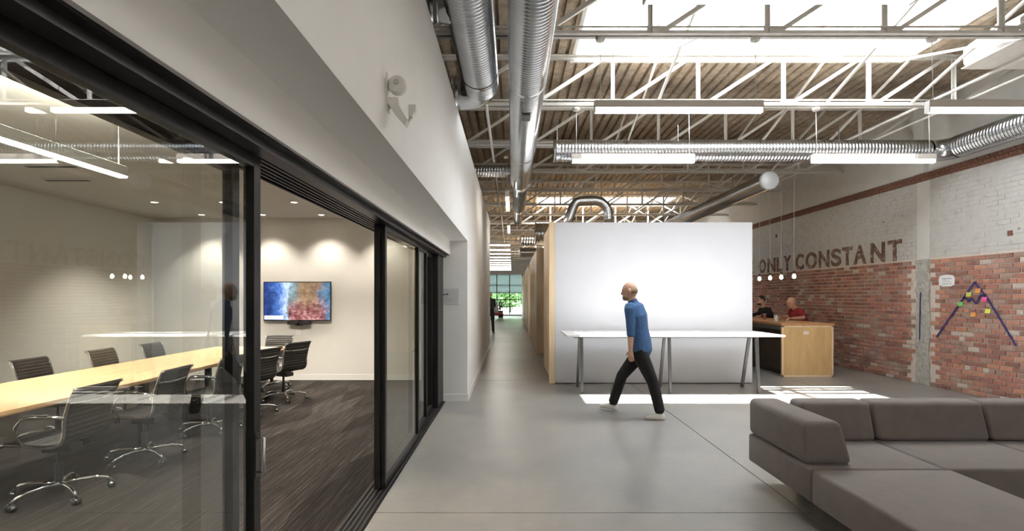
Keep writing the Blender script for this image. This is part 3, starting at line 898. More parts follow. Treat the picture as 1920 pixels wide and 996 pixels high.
# recessed downlights
k = 0
for (x, y) in ((-5.5, 9.45), (-4.42, 9.45), (-3.38, 9.45), (-2.3, 9.45), (-5.5, 8.2), (-4.45, 8.2), (-3.35, 8.2), (-2.3, 8.2), (-5.5, 4.6), (-3.4, 5.6), (-5.5, 2.2), (-2.2, 2.2)):
    row = 'next to the end wall' if y > 9 else ('in the row before the end wall' if y > 8 else 'nearer the viewer')
    col_ = {-5.5: 'by the long side wall', -4.42: 'left of the screen', -4.45: 'over the far table end', -3.38: 'right of the screen', -3.35: 'over the far right chairs', -2.3: 'close to the glass doors', -3.4: 'over the right chairs', -2.2: 'close to the glass doors'}[x]
    nm = 'recessed ceiling downlight %s, %s' % (row, col_) if not (y < 3 and x == -5.5) else 'recessed ceiling downlight at the near end by the side wall'
    d = thing('downlight', nm, 'lamp', (x, y, 3.0), group='conference room downlights')
    MB().lathe([(0.045, -0.001), (0.05, -0.008), (0.065, -0.008), (0.068, 0.0)], (0, 0, 0), 'Z', 20, cap=False).build('ring', M['trim'], d)
    MB().lathe([(0.046, -0.003), (0.046, -0.001)], (0, 0, 0), 'Z', 20).build('lens', M['downlight'], d)
    ld = bpy.data.lights.new('downlight_beam', 'SPOT'); ld.energy = SPOT_W*(0.70 if y > 9 else (1.7 if y > 8 else 3.2)); ld.spot_size = math.radians(105); ld.spot_blend = 0.8
    ld.color = (1.0, 0.90, 0.78); ld.shadow_soft_size = 0.05
    lo = bpy.data.objects.new('beam', ld); col.objects.link(lo); lo.parent = d; lo.location = (0, 0, -0.03)
# bulbs over the bar counter
for k, px in enumerate((1424, 1444, 1465, 1489)):
    xx = 5.75; yy = xx*1000/(px-960.0)
    b = thing('bulb_pendant', '%s bare glowing bulb over the wooden bar counter' % ['leftmost', 'second from left', 'third from left', 'rightmost'][k], 'lamp', (xx, yy, 1.97), group='bare bulbs over the bar')
    MB().lathe([(0.004, -0.055), (0.022, -0.048), (0.034, -0.028), (0.036, -0.010), (0.028, 0.014), (0.016, 0.034), (0.014, 0.045)], (0,0,0), 'Z', 16).build('bulb', M['bulb'], b)
    MB().lathe([(0.016, 0.04), (0.02, 0.045), (0.02, 0.09), (0.006, 0.105)], (0,0,0), 'Z', 14).build('socket', M['plastic'], b)
    MB().tube([(0, 0, 0.10), (0, 0, 3.0)], 0.004, 6).build('cord', M['white_plastic'], b)
# emergency lamp on the bulkhead
EL = thing('emergency_lamp', 'white wall lamp with round head and curved bracket on the bulkhead', 'lamp', (XW, 2.84, 2.62))
MB().box(0, 0.006, -0.04, 0.03, -0.09, 0.11, ch=0.002).build('back_plate', M['white_plastic'], EL)
MB().lathe([(0.02, -0.035), (0.04, -0.03), (0.047, -0.02), (0.05, 0.0), (0.045, 0.03), (0.02, 0.045)], (0.055, -0.02, 0.045), 'Y', 24).build('lamp_head', M['white_plastic'], EL)
MB().lathe([(0.006, -0.012), (0.012, -0.01), (0.014, 0.0)], (0.055, -0.055, 0.05), 'Y', 14).build('lens', M['steel'], EL)
MB().prism([(0.006, -0.02), (0.06, -0.02), (0.062, -0.06), (0.11, -0.14), (0.095, -0.165), (0.03, -0.09), (0.006, -0.05)], -0.03, 0.03, 'XZ').build('bracket', M['white_plastic'], EL)
MB().prism([(0.112, -0.055), (0.150, -0.055), (0.15, -0.085), (0.13, -0.115), (0.112, -0.12)], -0.02, 0.03, 'XZ').build('second_head', M['white_plastic'], EL)
MB().tube([(0.10, 0, -0.145), (0.128, 0.0, -0.115)], 0.008, 8).build('joint', M['white_plastic'], EL)
# room sign
SG = thing('room_sign', 'small pale room sign plate on the grey column', 'sign', (-0.93, 7.886, 1.565))
MB().box(-0.14, 0.14, 0.004, 0.012, -0.13, 0.10, ch=0.002).build('plate', mat('clear_sign_plate', (0.66,0.66,0.65), 0.25), SG)
def flat_text(txt, size, loc, m, parent, rot=(PI/2, 0, 0), bold=0.0):
    cu = bpy.data.curves.new('text', 'FONT'); cu.body = txt; cu.size = size; cu.extrude = 0.0008; cu.offset = bold
    to = bpy.data.objects.new('text', cu); col.objects.link(to)
    me = bpy.data.meshes.new_from_object(to.evaluated_get(bpy.context.evaluated_depsgraph_get()))
    bpy.data.objects.remove(to); bpy.data.curves.remove(cu)
    me.materials.clear(); me.materials.append(m)
    o = bpy.data.objects.new('text', me); col.objects.link(o); o.parent = parent; o.location = loc; o.rotation_euler = rot
    return o
for q, (a_, b_, h_) in enumerate(((-0.12, -0.098, 0.024), (-0.095, -0.083, 0.017), (-0.080, -0.068, 0.017), (-0.065, -0.052, 0.018), (-0.040, -0.022, 0.027), (-0.016, -0.010, 0.018))):
    MB().box(a_, b_, 0.002, 0.004, 0.004, 0.004+h_).build('letter_mark', M['ink'], SG)
for q, (a, b) in enumerate(((-0.12, -0.02), (-0.12, 0.06), (-0.12, 0.10))):
    MB().box(a, b, 0.002, 0.004, -0.03-q*0.03, -0.024-q*0.03).build('text_line', M['faint_ink'], SG)

# =============================================================== CONFERENCE ROOM FURNITURE
T = thing('conference_table', 'long maple conference table with dark legs', 'table', (-4.15, 5.6, 0))
poly = []
nS = 14
for i in range(nS+1):
    u = -1 + 2*i/nS; poly.append((0.60 - 0.06*(1 - u*u)*0 - 0.05*abs(u)**2, 3.0*u))
poly2 = [(-0.60, 3.0)] + [(-0.60, -3.0)]
full = poly + poly2
MB().prism(full, 0.716, 0.742, 'XY').build('tabletop', M['maple'], T)
MB().prism([(a*0.999, b*0.9995) for a, b in full], 0.706, 0.716, 'XY').build('edge_band', M['maple_edge'], T)
for yy in (-2.3, 0.0, 2.3):
    for xx in (-0.35, 0.28):
        MB().box(xx-0.035, xx+0.035, yy-0.035, yy+0.035, 0.004, 0.706, ch=0.003).build('leg', M['black'], T)
    MB().box(-0.35, 0.28, yy-0.03, yy+0.03, 0.64, 0.70).build('crossbar', M['black'], T)

def make_chair():
    r = thing('office_chair', 'x', 'chair', group='conference chairs')
    prof_s = [(0.235, 0.445), (0.20, 0.462), (0.12, 0.458), (0.02, 0.448), (-0.08, 0.442), (-0.15, 0.446), (-0.195, 0.47)]
    prof_b = [(-0.195, 0.47), (-0.215, 0.51), (-0.222, 0.56), (-0.222, 0.62), (-0.232, 0.68), (-0.25, 0.745), (-0.272, 0.81), (-0.292, 0.855), (-0.318, 0.868)]
    def resample(pr, step):
        out = []; acc = 0
        P = [Vector((a, b)) for a, b in pr]
        for i in range(len(P)-1):
            l = (P[i+1]-P[i]).length; n = max(1, round(l/step))
            for k in range(n): out.append(P[i].lerp(P[i+1], k/n))
        out.append(P[-1]); return out
    def pad(name, pr):
        P = resample(pr, 0.012); hw = 0.222
        vv = []; ff = []; n = len(P)
        for i, p in enumerate(P):
            t = (P[min(i+1, n-1)] - P[max(i-1, 0)]).normalized(); nn = Vector((-t.y, t.x))
            th = 0.009 + 0.004*abs(math.sin(PI*i/3.0))
            for q in (nn*th, nn*-th):
                for x in (-hw, hw): vv.append((x, p.x+q.x, p.y+q.y))
        for i in range(n-1):
            b = i*4; c = b+4
            ff += [(b, b+1, c+1, c), (b+2, c+2, c+3, b+3), (b, c, c+2, b+2), (b+1, b+3, c+3, c+1)]
        ff += [(0, 2, 3, 1), ((n-1)*4, (n-1)*4+1, (n-1)*4+3, (n-1)*4+2)]
        MB().add(vv, ff).build(name, M['leather'], r)
    pad('seat', prof_s); pad('backrest', prof_b)
    allp = prof_s + prof_b[1:]
    for s in (-1, 1):
        MB().tube([(s*0.232, a, b) for a, b in allp], 0.011, 8, aspect=1.3).build('side_rail', M['chrome'], r)
        arm = [(s*0.24, -0.228, 0.655), (s*0.262, -0.15, 0.668), (s*0.272, -0.03, 0.668), (s*0.272, 0.045, 0.655), (s*0.27, 0.09, 0.60), (s*0.262, 0.10, 0.53), (s*0.24, 0.07, 0.455)]
        a_ = MB().tube(arm, [0.012]*4+[0.011, 0.010, 0.009], 8, aspect=1.2).build('armrest', M['chrome'], r)
        MB().tube([(s*0.266, -0.13, 0.682), (s*0.272, -0.03, 0.684), (s*0.272, 0.03, 0.675)], 0.013, 8, aspect=0.5).build('arm_pad', M['plastic'], a_)
    MB().tube([(-0.232, -0.262, 0.762), (-0.12, -0.288, 0.757), (0.0, -0.295, 0.755), (0.12, -0.288, 0.757), (0.232, -0.262, 0.762)], 0.009, 8).build('back_stretcher', M['chrome'], r)
    MB().tube([(-0.232, -0.06, 0.438), (0, -0.06, 0.415), (0.232, -0.06, 0.438)], 0.014, 8).build('seat_stretcher', M['chrome'], r)
    MB().box(-0.07, 0.07, -0.13, 0.08, 0.355, 0.415, ch=0.01).build('tilt_box', M['plastic'], r)
    MB().lathe([(0.016, 0.2), (0.016, 0.36)], (0,0,0), 'Z', 14).lathe([(0.027, 0.09), (0.027, 0.26), (0.022, 0.265)], (0,0,0), 'Z', 16).build('column', M['plastic'], r)
    MB().lathe([(0.03, 0.075), (0.036, 0.085), (0.036, 0.115), (0.03, 0.12)], (0,0,0), 'Z', 16).build('hub', M['chrome'], r)
    for k in range(5):
        a = 2*PI*k/5 + 0.35; c, s = math.cos(a), math.sin(a)
        lg = MB().tube([(c*d, s*d, z) for d, z in ((0.02, 0.098), (0.12, 0.108), (0.22, 0.105), (0.29, 0.088), (0.315, 0.068))], [0.018, 0.014, 0.012, 0.013, 0.012], 8, aspect=1.2).build('base_leg', M['chrome'], r)
        w_ = MB()
        ax = Vector((-s, c, 0)); cc = Vector((c*0.322, s*0.322, 0.033))
        for q in (-1, 1):
            w_.tube([cc + ax*(q*0.010), cc + ax*(q*0.026)], 0.028, 14)
        w_.tube([cc + Vector((0,0,0.02)), cc + Vector((0,0,0.04))], 0.012, 8)
        w_.build('caster', M['plastic'], lg)
        MB().tube([cc - ax*0.027, cc + ax*0.027], 0.016, 10).build('caster_cap', M['chrome'], lg)
    return r
C0 = make_chair(); nch = 0
def put_chair(x, y, rz, label):
    global nch
    o = C0 if nch == 0 else copy_tree(C0)
    nch += 1
    o.location = (x, y, 0.004); o.rotation_euler = (0, 0, rz); o['label'] = label; o['category'] = 'chair'; o['group'] = 'conference chairs'
side = ['nearest black conference chair on the glass side, cut by the left frame edge', 'second black conference chair on the glass side behind the glass pane', 'third black conference chair on the glass side, behind the black door stiles',
        'fourth black conference chair on the glass side, first in the open doorway', 'fifth black conference chair on the glass side, turned before the screen']
for (x, y, rz), lb in zip(((-3.50, 4.12, 1.60), (-3.47, 5.04, 1.62), (-3.45, 6.08, 1.50), (-3.44, 7.0, 1.38), (-3.42, 7.98, 1.18)), side): put_chair(x, y, rz, lb)
for y, lb in ((5.78, 'leftmost black chair behind the table by the side wall'), (6.78, 'middle black chair behind the table by the side wall'), (7.72, 'farthest black chair behind the table by the side wall')):
    put_chair(-4.92, y, -1.52, lb)
put_chair(-4.02, 8.92, PI-0.05, 'black chair at the head of the table under the screen')

# screen with camera bar
TV = thing('wall_screen', 'wide flat screen showing a blue and red nebula picture', 'screen', (-3.955, 9.87, 1.462))
MB().box(-0.62, 0.62, -0.055, -0.02, -0.36, 0.36, ch=0.004).build('bezel', M['plastic'], TV)
MB().box(-0.3, 0.3, -0.022, 0.0, -0.2, 0.2).build('wall_mount', M['black'], TV)
def nebula():
    m = bpy.data.materials.new('nebula_display'); m.use_nodes = True
    nt = m.node_tree; nt.nodes.clear()
    out = N(m, 'ShaderNodeOutputMaterial'); em = N(m, 'ShaderNodeEmission', Strength=1.0)
    v = coords(m, (1,1,1), kind='Object')
    sx = N(m, 'ShaderNodeSeparateXYZ'); L(m, v, sx.inputs[0])
    n1 = N(m, 'ShaderNodeTexNoise', Scale=3.4, Detail=7, Roughness=0.65, Distortion=0.8); L(m, v, n1.inputs['Vector'])
    n2 = N(m, 'ShaderNodeTexNoise', Scale=9, Detail=5, Roughness=0.7); L(m, v, n2.inputs['Vector'])
    def axis(o, f, add):
        a = N(m, 'ShaderNodeMath', operation='MULTIPLY_ADD'); a.inputs[1].default_value = f; a.inputs[2].default_value = add
        L(m, o, a.inputs[0]); return a.outputs[0]
    def plus(a, b):
        q = N(m, 'ShaderNodeMath', operation='ADD'); L(m, a, q.inputs[0]); L(m, b, q.inputs[1]); return q.outputs[0]
    hx = plus(axis(sx.outputs['X'], 0.72, 0.32), axis(n1.outputs['Fac'], 0.35, 0.0))
    cx = ramp(m, hx, [(0.12, (0.03,0.06,0.22)), (0.26, (0.10,0.22,0.62)), (0.345, (0.55,0.68,0.92)), (0.40, (0.25,0.38,0.42)), (0.55, (0.34,0.22,0.13)), (0.76, (0.30,0.19,0.12)), (0.92, (0.10,0.28,0.48))])
    hz = plus(axis(sx.outputs['Z'], -1.5, -0.02), axis(n1.outputs['Fac'], 1.0, -0.05))
    msk = N(m, 'ShaderNodeMath', operation='MULTIPLY')
    L(m, ramp(m, hz, [(0.35, (0,0,0)), (0.75, (1,1,1))]), msk.inputs[0])
    L(m, ramp(m, hx, [(0.36, (0,0,0)), (0.42, (1,1,1)), (0.82, (1,1,1)), (0.95, (0.15,0.15,0.15))]), msk.inputs[1])
    red = ramp(m, n2.outputs['Fac'], [(0.3, (0.14,0.04,0.05)), (0.5, (0.36,0.13,0.13)), (0.7, (0.68,0.45,0.42))])
    x = N(m, 'ShaderNodeMixRGB'); L(m, msk.outputs[0], x.inputs[0]); L(m, cx, x.inputs[1]); L(m, red, x.inputs[2])
    y = N(m, 'ShaderNodeMixRGB', blend_type='MULTIPLY'); y.inputs[0].default_value = 1
    L(m, x.outputs[0], y.inputs[1]); L(m, ramp(m, n2.outputs['Fac'], [(0.3, (0.45,0.45,0.45)), (0.7, (1.5,1.5,1.5))]), y.inputs[2])
    L(m, y.outputs[0], em.inputs['Color']); L(m, em.outputs[0], out.inputs[0])
    return m
MB().box(-0.605, 0.605, -0.0575, -0.054, -0.345, 0.345).build('display', nebula(), TV)
cap_m = mat('lit_white_caption', (0.8,0.8,0.85), 0.5, emit=(0.8,0.82,0.95), estr=0.75)
MB().box(-0.60, -0.25, -0.0590, -0.0576, -0.335, -0.265).build('caption_box', cap_m, TV)
MB().box(-0.56, -0.46, -0.0597, -0.0591, -0.307, -0.295).build('caption_line', M['faint_ink'], TV)
SB = thing('camera_bar', 'black conference camera bar mounted under the screen', 'camera', (-3.92, 9.86, 1.055))
MB().box(-0.21, 0.21, -0.07, -0.01, -0.02, 0.035, ch=0.008).build('bar', M['plastic'], SB)
MB().lathe([(0.03, -0.085), (0.036, -0.075), (0.036, -0.06)], (0, 0, 0.0), 'Y', 18).build('lens', M['black'], SB)
MB().box(-0.06, 0.06, -0.06, -0.012, -0.045, -0.02, ch=0.004).build('stand', M['plastic'], SB)
MB().box(-0.02, 0.02, -0.03, 0.009, 0.02, 0.052).build('bracket', M['plastic'], SB)
MB().box(-0.05, 0.05, -0.004, 0.008, -0.62, -0.52, ch=0.002).build('socket_plate', M['trim'], TV)

# =============================================================== PODS / PARTITION
def pod(label, x0, x1, y0, y1, zt, boards, front):
    p = thing('meeting_pod', label, 'partition', (0, y0, 0), group='plywood pods along the corridor')
    n = boards; L_ = y1 - y0
    for k in range(n):
        a = L_*k/n; b = L_*(k+1)/n
        MB().box(x0, x0+0.04, a+0.004 + (0.045 if k == 0 else 0), b-0.004, 0.05, zt-rnd.uniform(0, 0.006)).build('side_board', M['ply'], p)
    MB().box(x0+0.008, x0+0.06, 0.05, L_, 0.0, 0.05).build('plinth', M['plastic'], p)
    MB().box(x0+0.045, x1-0.045, 0.06, L_, zt-0.08, zt-0.03).build('roof_panel', M['ply'], p)
    MB().box(x1-0.04, x1, 0.05, L_, 0.0, zt).build('side_wall', M['panel'], p)
    MB().box(x0+0.04, x1-0.04, L_-0.05, L_, 0.0, zt).build('rear_wall', M['panel'], p)
    MB().box(x0-0.03, x0+0.075, -0.01, 0.045, 0.0, zt+0.004, ch=0.002).build('edge_post', M['ply_light'], p)
    MB().box(x0+0.078, x1, 0.0, 0.045, 0.012, zt).build('front_panel', M['panel'] if front else M['ply'], p)
    return p
pod('large white partition wall with plywood edge behind the standing table', 0.69, 4.28, 9.5, 11.6, 2.87, 3, True)
pod('second plywood pod along the corridor', 0.69, 4.2, 14.4, 20.5, 2.87, 7, False)
pod('third plywood pod along the corridor', 0.69, 4.2, 22.0, 29.0, 2.87, 7, False)
pod('farthest plywood pod along the corridor', 0.69, 4.2, 30.5, 37.5, 2.87, 7, False)

# =============================================================== STANDING TABLE
S = thing('standing_table', 'long white standing height table before the white partition', 'table', (2.51, 8.72, 0))
MB().box(-1.67, 1.67, -0.57, 0.57, 0.928, 0.955, ch=0.004).build('tabletop', M['white_lam'], S)
MB().box(-1.5, 1.5, -0.03, 0.03, 0.875, 0.925).build('beam', M['grey_metal'], S)
for xx in (-1.39, 0.02, 1.43):
    MB().box(xx-0.02, xx+0.02, -0.16, 0.16, 0.89, 0.928).build('leg_bracket', M['grey_metal'], S)
    for s in (-1, 1):
        MB().bar((xx, s*0.13, 0.90), (xx, -0.20 if s < 0 else 0.42, 0.0), 0.042, 0.05, up=(0, 1, 0)).build('leg', M['grey_metal'], S)

# =============================================================== BAR COUNTER
K = thing('bar_counter', 'honey wood bar counter with waterfall end panel by the brick wall', 'counter', (5.19, 10.26, 0))
MB().box(0.0, 0.99, 0.0, 0.04, 0.0, 0.988).build('end_panel', M['bar_wood'], K)
for (a, b) in ((0.0, 0.03), (0.96, 0.99)): MB().box(a, b, -0.006, 0.0, 0.0, 0.988).build('edge_strip', M['ply_light'], K)
MB().box(0.0, 0.99, -0.006, 0.0, 0.96, 0.988).build('edge_strip', M['ply_light'], K)
MB().box(0.0, 0.99, -0.006, 0.0, 0.0, 0.035).build('edge_strip', M['ply_light'], K)
MB().box(-0.02, 1.01, -0.012, 4.6, 0.989, 1.032, ch=0.003).build('worktop', M['butcher'], K)
for q in range(5): MB().box(0.12, 0.145, 0.05+q*0.9, 0.94+q*0.9, 0.09, 0.985).build('side_board', M['dark_panel'], K)
MB().box(0.16, 0.6, 0.05, 4.5, 0.0, 0.09).build('plinth', M['plastic'], K)
MB().box(0.0, 0.12, 0.05, 4.5, 0.90, 0.985).build('apron', M['grey_metal'], K)
MB().box(0.0, 0.9, 4.5, 4.55, 0.0, 0.988).build('far_panel', M['bar_wood'], K)
SN = MB().box(0, 0.105, -0.002, 0.0, 0, 0.062).build('wall_note', mat('pink_white_paper', (0.80,0.68,0.64), 0.7))
SN.location = (5.60, 10.253, 0.82); tagit(SN, 'small pale paper note stuck on the counter end panel', 'note')
JR = thing('jar', 'white lidded jar standing on the bar counter', 'jar', (5.45, 11.02, 1.032))
MB().lathe([(0.035, 0.0), (0.042, 0.008), (0.042, 0.09), (0.034, 0.105)], (0,0,0), 'Z', 18).build('body', mat('milky_jar', (0.62,0.62,0.58), 0.35), JR)
MB().lathe([(0.036, 0.105), (0.037, 0.11), (0.037, 0.13), (0.02, 0.133)], (0,0,0), 'Z', 18).build('lid', M['white_plastic'], JR)
CU = thing('paper_cup', 'reddish cup held by the man in black', 'cup', (5.66, 11.96, 1.032))
MB().lathe([(0.028, 0.0), (0.03, 0.004), (0.038, 0.125), (0.036, 0.125), (0.029, 0.01)], (0,0,0), 'Z', 18).build('body', mat('terracotta_paper', (0.32,0.10,0.08), 0.6), CU)
MB().lathe([(0.039, 0.122), (0.040, 0.126), (0.039, 0.130)], (0,0,0), 'Z', 18, cap=False).build('rim', M['paper'], CU)
PP = MB().box(-0.11, 0.11, -0.16, 0.16, 0, 0.004).box(-0.10, 0.12, -0.15, 0.17, 0.004, 0.007).build('paper_stack', mat('kraft_paper', (0.42,0.30,0.15), 0.8))
PP.location = (5.75, 11.15, 1.032); tagit(PP, 'brown papers lying on the bar counter', 'paper')

def stool(label, x, y):
    s = thing('bar_stool', label, 'stool', (x, y, 0), group='stools behind the bar')
    MB().lathe([(0.15, 0.70), (0.17, 0.71), (0.17, 0.735), (0.15, 0.745)], (0,0,0), 'Z', 22).build('seat', M['bar_wood'], s)
    for k in range(4):
        a = PI/4 + k*PI/2; MB().tube([(0.11*math.cos(a), 0.11*math.sin(a), 0.70), (0.19*math.cos(a), 0.19*math.sin(a), 0.0)], 0.012, 8).build('leg', M['black'], s)
    MB().tube([(0.165*math.cos(2*PI*k/24), 0.165*math.sin(2*PI*k/24), 0.25) for k in range(25)], 0.008, 6).build('foot_ring', M['black'], s)
stool('bar stool under the man in red', 6.48, 11.80); stool('bar stool under the man in black', 6.40, 13.15)

# =============================================================== SOFA
SF = thing('sectional_sofa', 'low taupe sectional sofa with chaise in the right foreground', 'sofa', (1.99, 3.55, 0))
def soft_box(x0, x1, y0, y1, z0, z1, r=0.03, puff=0.0, seg=3):
    bm = bmesh.new(); bmesh.ops.create_cube(bm, size=1.0)
    for v in bm.verts: v.co = Vector(((x0+x1)/2 + v.co.x*(x1-x0), (y0+y1)/2 + v.co.y*(y1-y0), (z0+z1)/2 + v.co.z*(z1-z0)))
    bmesh.ops.bevel(bm, geom=list(bm.edges), offset=r, segments=seg, profile=0.5, affect='EDGES')
    return MB().bm(bm, 0, True)
def wedge(poly, a0, a1, plane, r=0.04):
    bm = bmesh.new()
    mb = MB().prism(poly, a0, a1, plane)
    vs2 = [bm.verts.new(p) for p in mb.v]
    for f in mb.f: bm.faces.new([vs2[i] for i in f])
    bmesh.ops.recalc_face_normals(bm, faces=bm.faces)
    bmesh.ops.bevel(bm, geom=list(bm.edges), offset=r, segments=4, profile=0.5, affect='EDGES')
    return MB().bm(bm, 0, True)
mod = 0.905; D_ = 0.945
for k in range(3):
    soft_box(k*mod, (k+1)*mod-0.006, 0.003, D_, 0.17, 0.40, 0.022).build('seat_module', M['sofa'], SF)
soft_box(0.0, 0.93, -1.25, -0.003, 0.17, 0.40, 0.022).build('chaise_module', M['sofa'], SF)
soft_box(1.86, 2.80, -1.9, -0.95, 0.17, 0.40, 0.022).build('ottoman_module', M['sofa'], SF) if False else None
# arm bolster: trapezoid section in XZ, runs along Y
wedge([(0.0, 0.405), (0.33, 0.405), (0.245, 0.70), (0.0, 0.70)], 0.06, D_, 'XZ', 0.045).build('arm_bolster', M['sofa'], SF)
# back bolsters: section in YZ, run along X
sec = [(D_-0.29, 0.405), (D_, 0.405), (D_, 0.70), (D_-0.20, 0.70)]
for a, b in ((0.335, mod-0.01), (mod+0.003, 2*mod-0.01), (2*mod+0.003, 3*mod-0.01)):
    wedge(sec, a, b, 'YZ', 0.04).build('back_bolster', M['sofa'], SF)
for xx in (0.32, 1.3, 2.45):
    for yy in (0.30, D_-0.28): MB().box(xx-0.04, xx+0.04, yy-0.04, yy+0.04, 0.0, 0.17).build('leg', M['plastic'], SF)
for xx in (0.32, 0.65): MB().box(xx-0.04, xx+0.04, -1.0, -0.92, 0.0, 0.17).build('leg', M['plastic'], SF)

# =============================================================== THINGS ON THE BRICK WALL
XT = X_R - 0.0235
def wpt(px, py):
    y = 7250.0/(px-960.0); return (y, 1.55 + (556-py)*y/1000.0)
def zpt(zx, zy): return wpt(1735 + zx/5.86, 490 + zy/5.86)
def strip(mb_parent, p, q, w=0.034):
    (ya, za), (yb, zb) = p, q
    d = Vector((0, yb-ya, zb-za)); n = Vector((0, -d.z, d.y)).normalized()*w/2
    a = Vector((XT, ya, za)); b = Vector((XT, yb, zb))
    pts = [a-n, b-n, b+n, a+n]
    t = Vector((-0.0015, 0, 0))
    MB().add([p_ for p_ in pts] + [p_+t for p_ in pts], [(0,1,2,3),(7,6,5,4),(0,4,5,1),(1,5,6,2),(2,6,7,3),(3,7,4,0)]).build('tape_strip', M['tape'], mb_parent)
MT = thing('tape_mountain', 'mountain outline in navy tape on the bare brick wall', 'tape drawing')
pk = zpt(557, 228)
strip(MT, zpt(140, 832), pk); strip(MT, pk, zpt(690, 395)); strip(MT, zpt(690, 395), zpt(800, 570)); strip(MT, zpt(800, 570), zpt(1015, 932))
zz = [zpt(432, 392), zpt(505, 440), zpt(522, 402), zpt(572, 468), zpt(622, 372), zpt(690, 388)]
for a, b in zip(zz[:-1], zz[1:]): strip(MT, a, b, 0.03)
TL = thing('tape_line', 'vertical navy tape strip on the cement strip', 'tape'); XTs = XT
XT = X_R - 0.0265
strip(TL, wpt(1729, 548), wpt(1727.5, 595), 0.026); strip(TL, wpt(1727.5, 595), wpt(1727, 637), 0.024)
XT = XTs
def note(name, c, zx, zy, label, s=0.078):
    y, z = zpt(zx, zy)
    m = bpy.data.materials.get(c[0]) or mat(c[0], c[1], 0.6)
    o = thing('sticky_note', label, 'sticky note', (XT-0.002, y, z), group='sticky notes around the tape mountain')
    vv = []; ff = []; n = 5
    for i in range(n):
        t = i/(n-1); off = -0.012*(1-t)**2
        for q, th in ((0, 0), (1, -0.001)):
            vv += [(off+th, s/2*1.15, -s*0.45+s*0.9*t), (off+th, -s/2*1.15, -s*0.45+s*0.9*t)]
    for i in range(n-1):
        b = i*4; d = b+4
        ff += [(b, b+1, d+1, d), (b+2, d+2, d+3, b+3), (b, d, d+2, b+2), (b+1, b+3, d+3, d+1)]
    ff += [(0, 2, 3, 1), ((n-1)*4, (n-1)*4+1, (n-1)*4+3, (n-1)*4+2)]
    MB().add(vv, ff).build('sheet', m, o)
    MB().box(-0.0035, -0.0014, -0.02, 0.02, s*0.40, s*0.52).build('tape_tab', M['tape'], o)
    for q in range(2):
        MB().box(-0.0085+q*0.003, -0.0045+q*0.001, -0.025, 0.02+0.01*q, -0.008+q*0.017, -0.005+q*0.017).build('writing', M['faint_ink'], o)
YG = ('lime_paper', (0.60,0.68,0.10)); OR = ('orange_paper', (0.85,0.36,0.07)); PK = ('pink_paper', (0.80,0.10,0.36)); GN = ('green_paper', (0.14,0.58,0.12)); YE = ('yellow_paper', (0.76,0.80,0.10))
note('n', YG, 494, 364, 'lime sticky note on the left slope of the tape mountain')
note('n', OR, 597, 322, 'orange sticky note near the tape mountain peak')
note('n', PK, 668, 416, 'pink sticky note on the right slope of the tape mountain')
note('n', GN, 405, 468, 'green sticky note lowest on the left slope of the tape mountain')
note('n', YE, 706, 545, 'yellow sticky note inside the tape mountain on the right')
note('n', OR, 546, 583, 'orange sticky note lowest inside the tape mountain')
y, z = zpt(252, 214)
CL = thing('paper_cloud', 'white cloud shaped paper with handwriting on the brick wall', 'paper sign', (XT-0.002, y, z))
pl = []
for i in range(40):
    a = 2*PI*i/40; bump = 1 + 0.035*math.sin(a*9)
    ca, sa = math.cos(a), math.sin(a)
    pl.append((0.165*bump*math.copysign(abs(ca)**0.62, ca), 0.098*bump*math.copysign(abs(sa)**0.62, sa)))
MB().prism(pl, -0.002, 0.0, 'YZ').build('sheet', M['paper'], CL)
RT = Matrix(((0, 0, -1), (-1, 0, 0), (0, 1, 0))).to_euler()
def scribble(w0, y0, z0, h, mm, seed):
    r_ = random.Random(seed); pts = []; y_ = y0
    while y_ > y0 - w0:
        pts.append((-0.0032, y_, z0 + r_.uniform(-h, h)/2)); y_ -= r_.uniform(0.004, 0.009)
    MB().tube(pts, 0.0016, 5).build('handwriting', mm, CL)
scribble(0.20, 0.10, 0.035, 0.022, M['blue_ink'], 1)
scribble(0.14, 0.07, 0.006, 0.02, M['faint_ink'], 2)
scribble(0.15, 0.075, -0.018, 0.02, M['faint_ink'], 3)
scribble(0.13, 0.09, -0.058, 0.022, M['ink'], 4)
MB().tube([(-0.0032, -0.078, -0.068), (-0.0032, -0.09, -0.04)], 0.003, 5).build('handwriting', M['ink'], CL)

# =============================================================== PEOPLE
SKIN = noisy('skin', [(0.3, (0.50,0.29,0.20)), (0.7, (0.58,0.35,0.25))], nscale=5, rough=0.5)
M['hair_sand'] = noisy('sandy_hair', [(0.3, (0.22,0.14,0.08)), (0.7, (0.34,0.23,0.14))], nscale=40, rough=0.7)
M['hair_dark'] = noisy('dark_hair', [(0.3, (0.015,0.011,0.009)), (0.7, (0.035,0.026,0.02))], nscale=40, rough=0.6)
M['hair_grey'] = noisy('grey_stubble', [(0.3, (0.33,0.24,0.19)), (0.7, (0.42,0.32,0.26))], nscale=40, rough=0.7)
M['denim'] = noisy('denim_blue_shirt', [(0.3, (0.035,0.095,0.22)), (0.7, (0.055,0.135,0.30))], nscale=7, rough=0.85, bump=0.3, bscale=200, bdist=0.003)
M['black_cloth'] = noisy('black_cloth', [(0.3, (0.006,0.006,0.007)), (0.7, (0.013,0.013,0.014))], nscale=7, rough=0.9)
M['navy_cloth'] = noisy('dark_navy_cloth', [(0.3, (0.012,0.013,0.018)), (0.7, (0.022,0.023,0.03))], nscale=7, rough=0.85)
M['red_cloth'] = noisy('dark_red_cloth', [(0.3, (0.24,0.012,0.016)), (0.7, (0.32,0.022,0.026))], nscale=7, rough=0.85)
M['shoe'] = mat('white_leather_shoe', (0.72,0.70,0.67), 0.5)
M['sole'] = mat('pale_rubber_sole', (0.55,0.50,0.44), 0.6)
M['eye'] = mat('dark_eye', (0.02,0.016,0.014), 0.2)
M['lip'] = mat('lips', (0.36,0.13,0.10), 0.5)

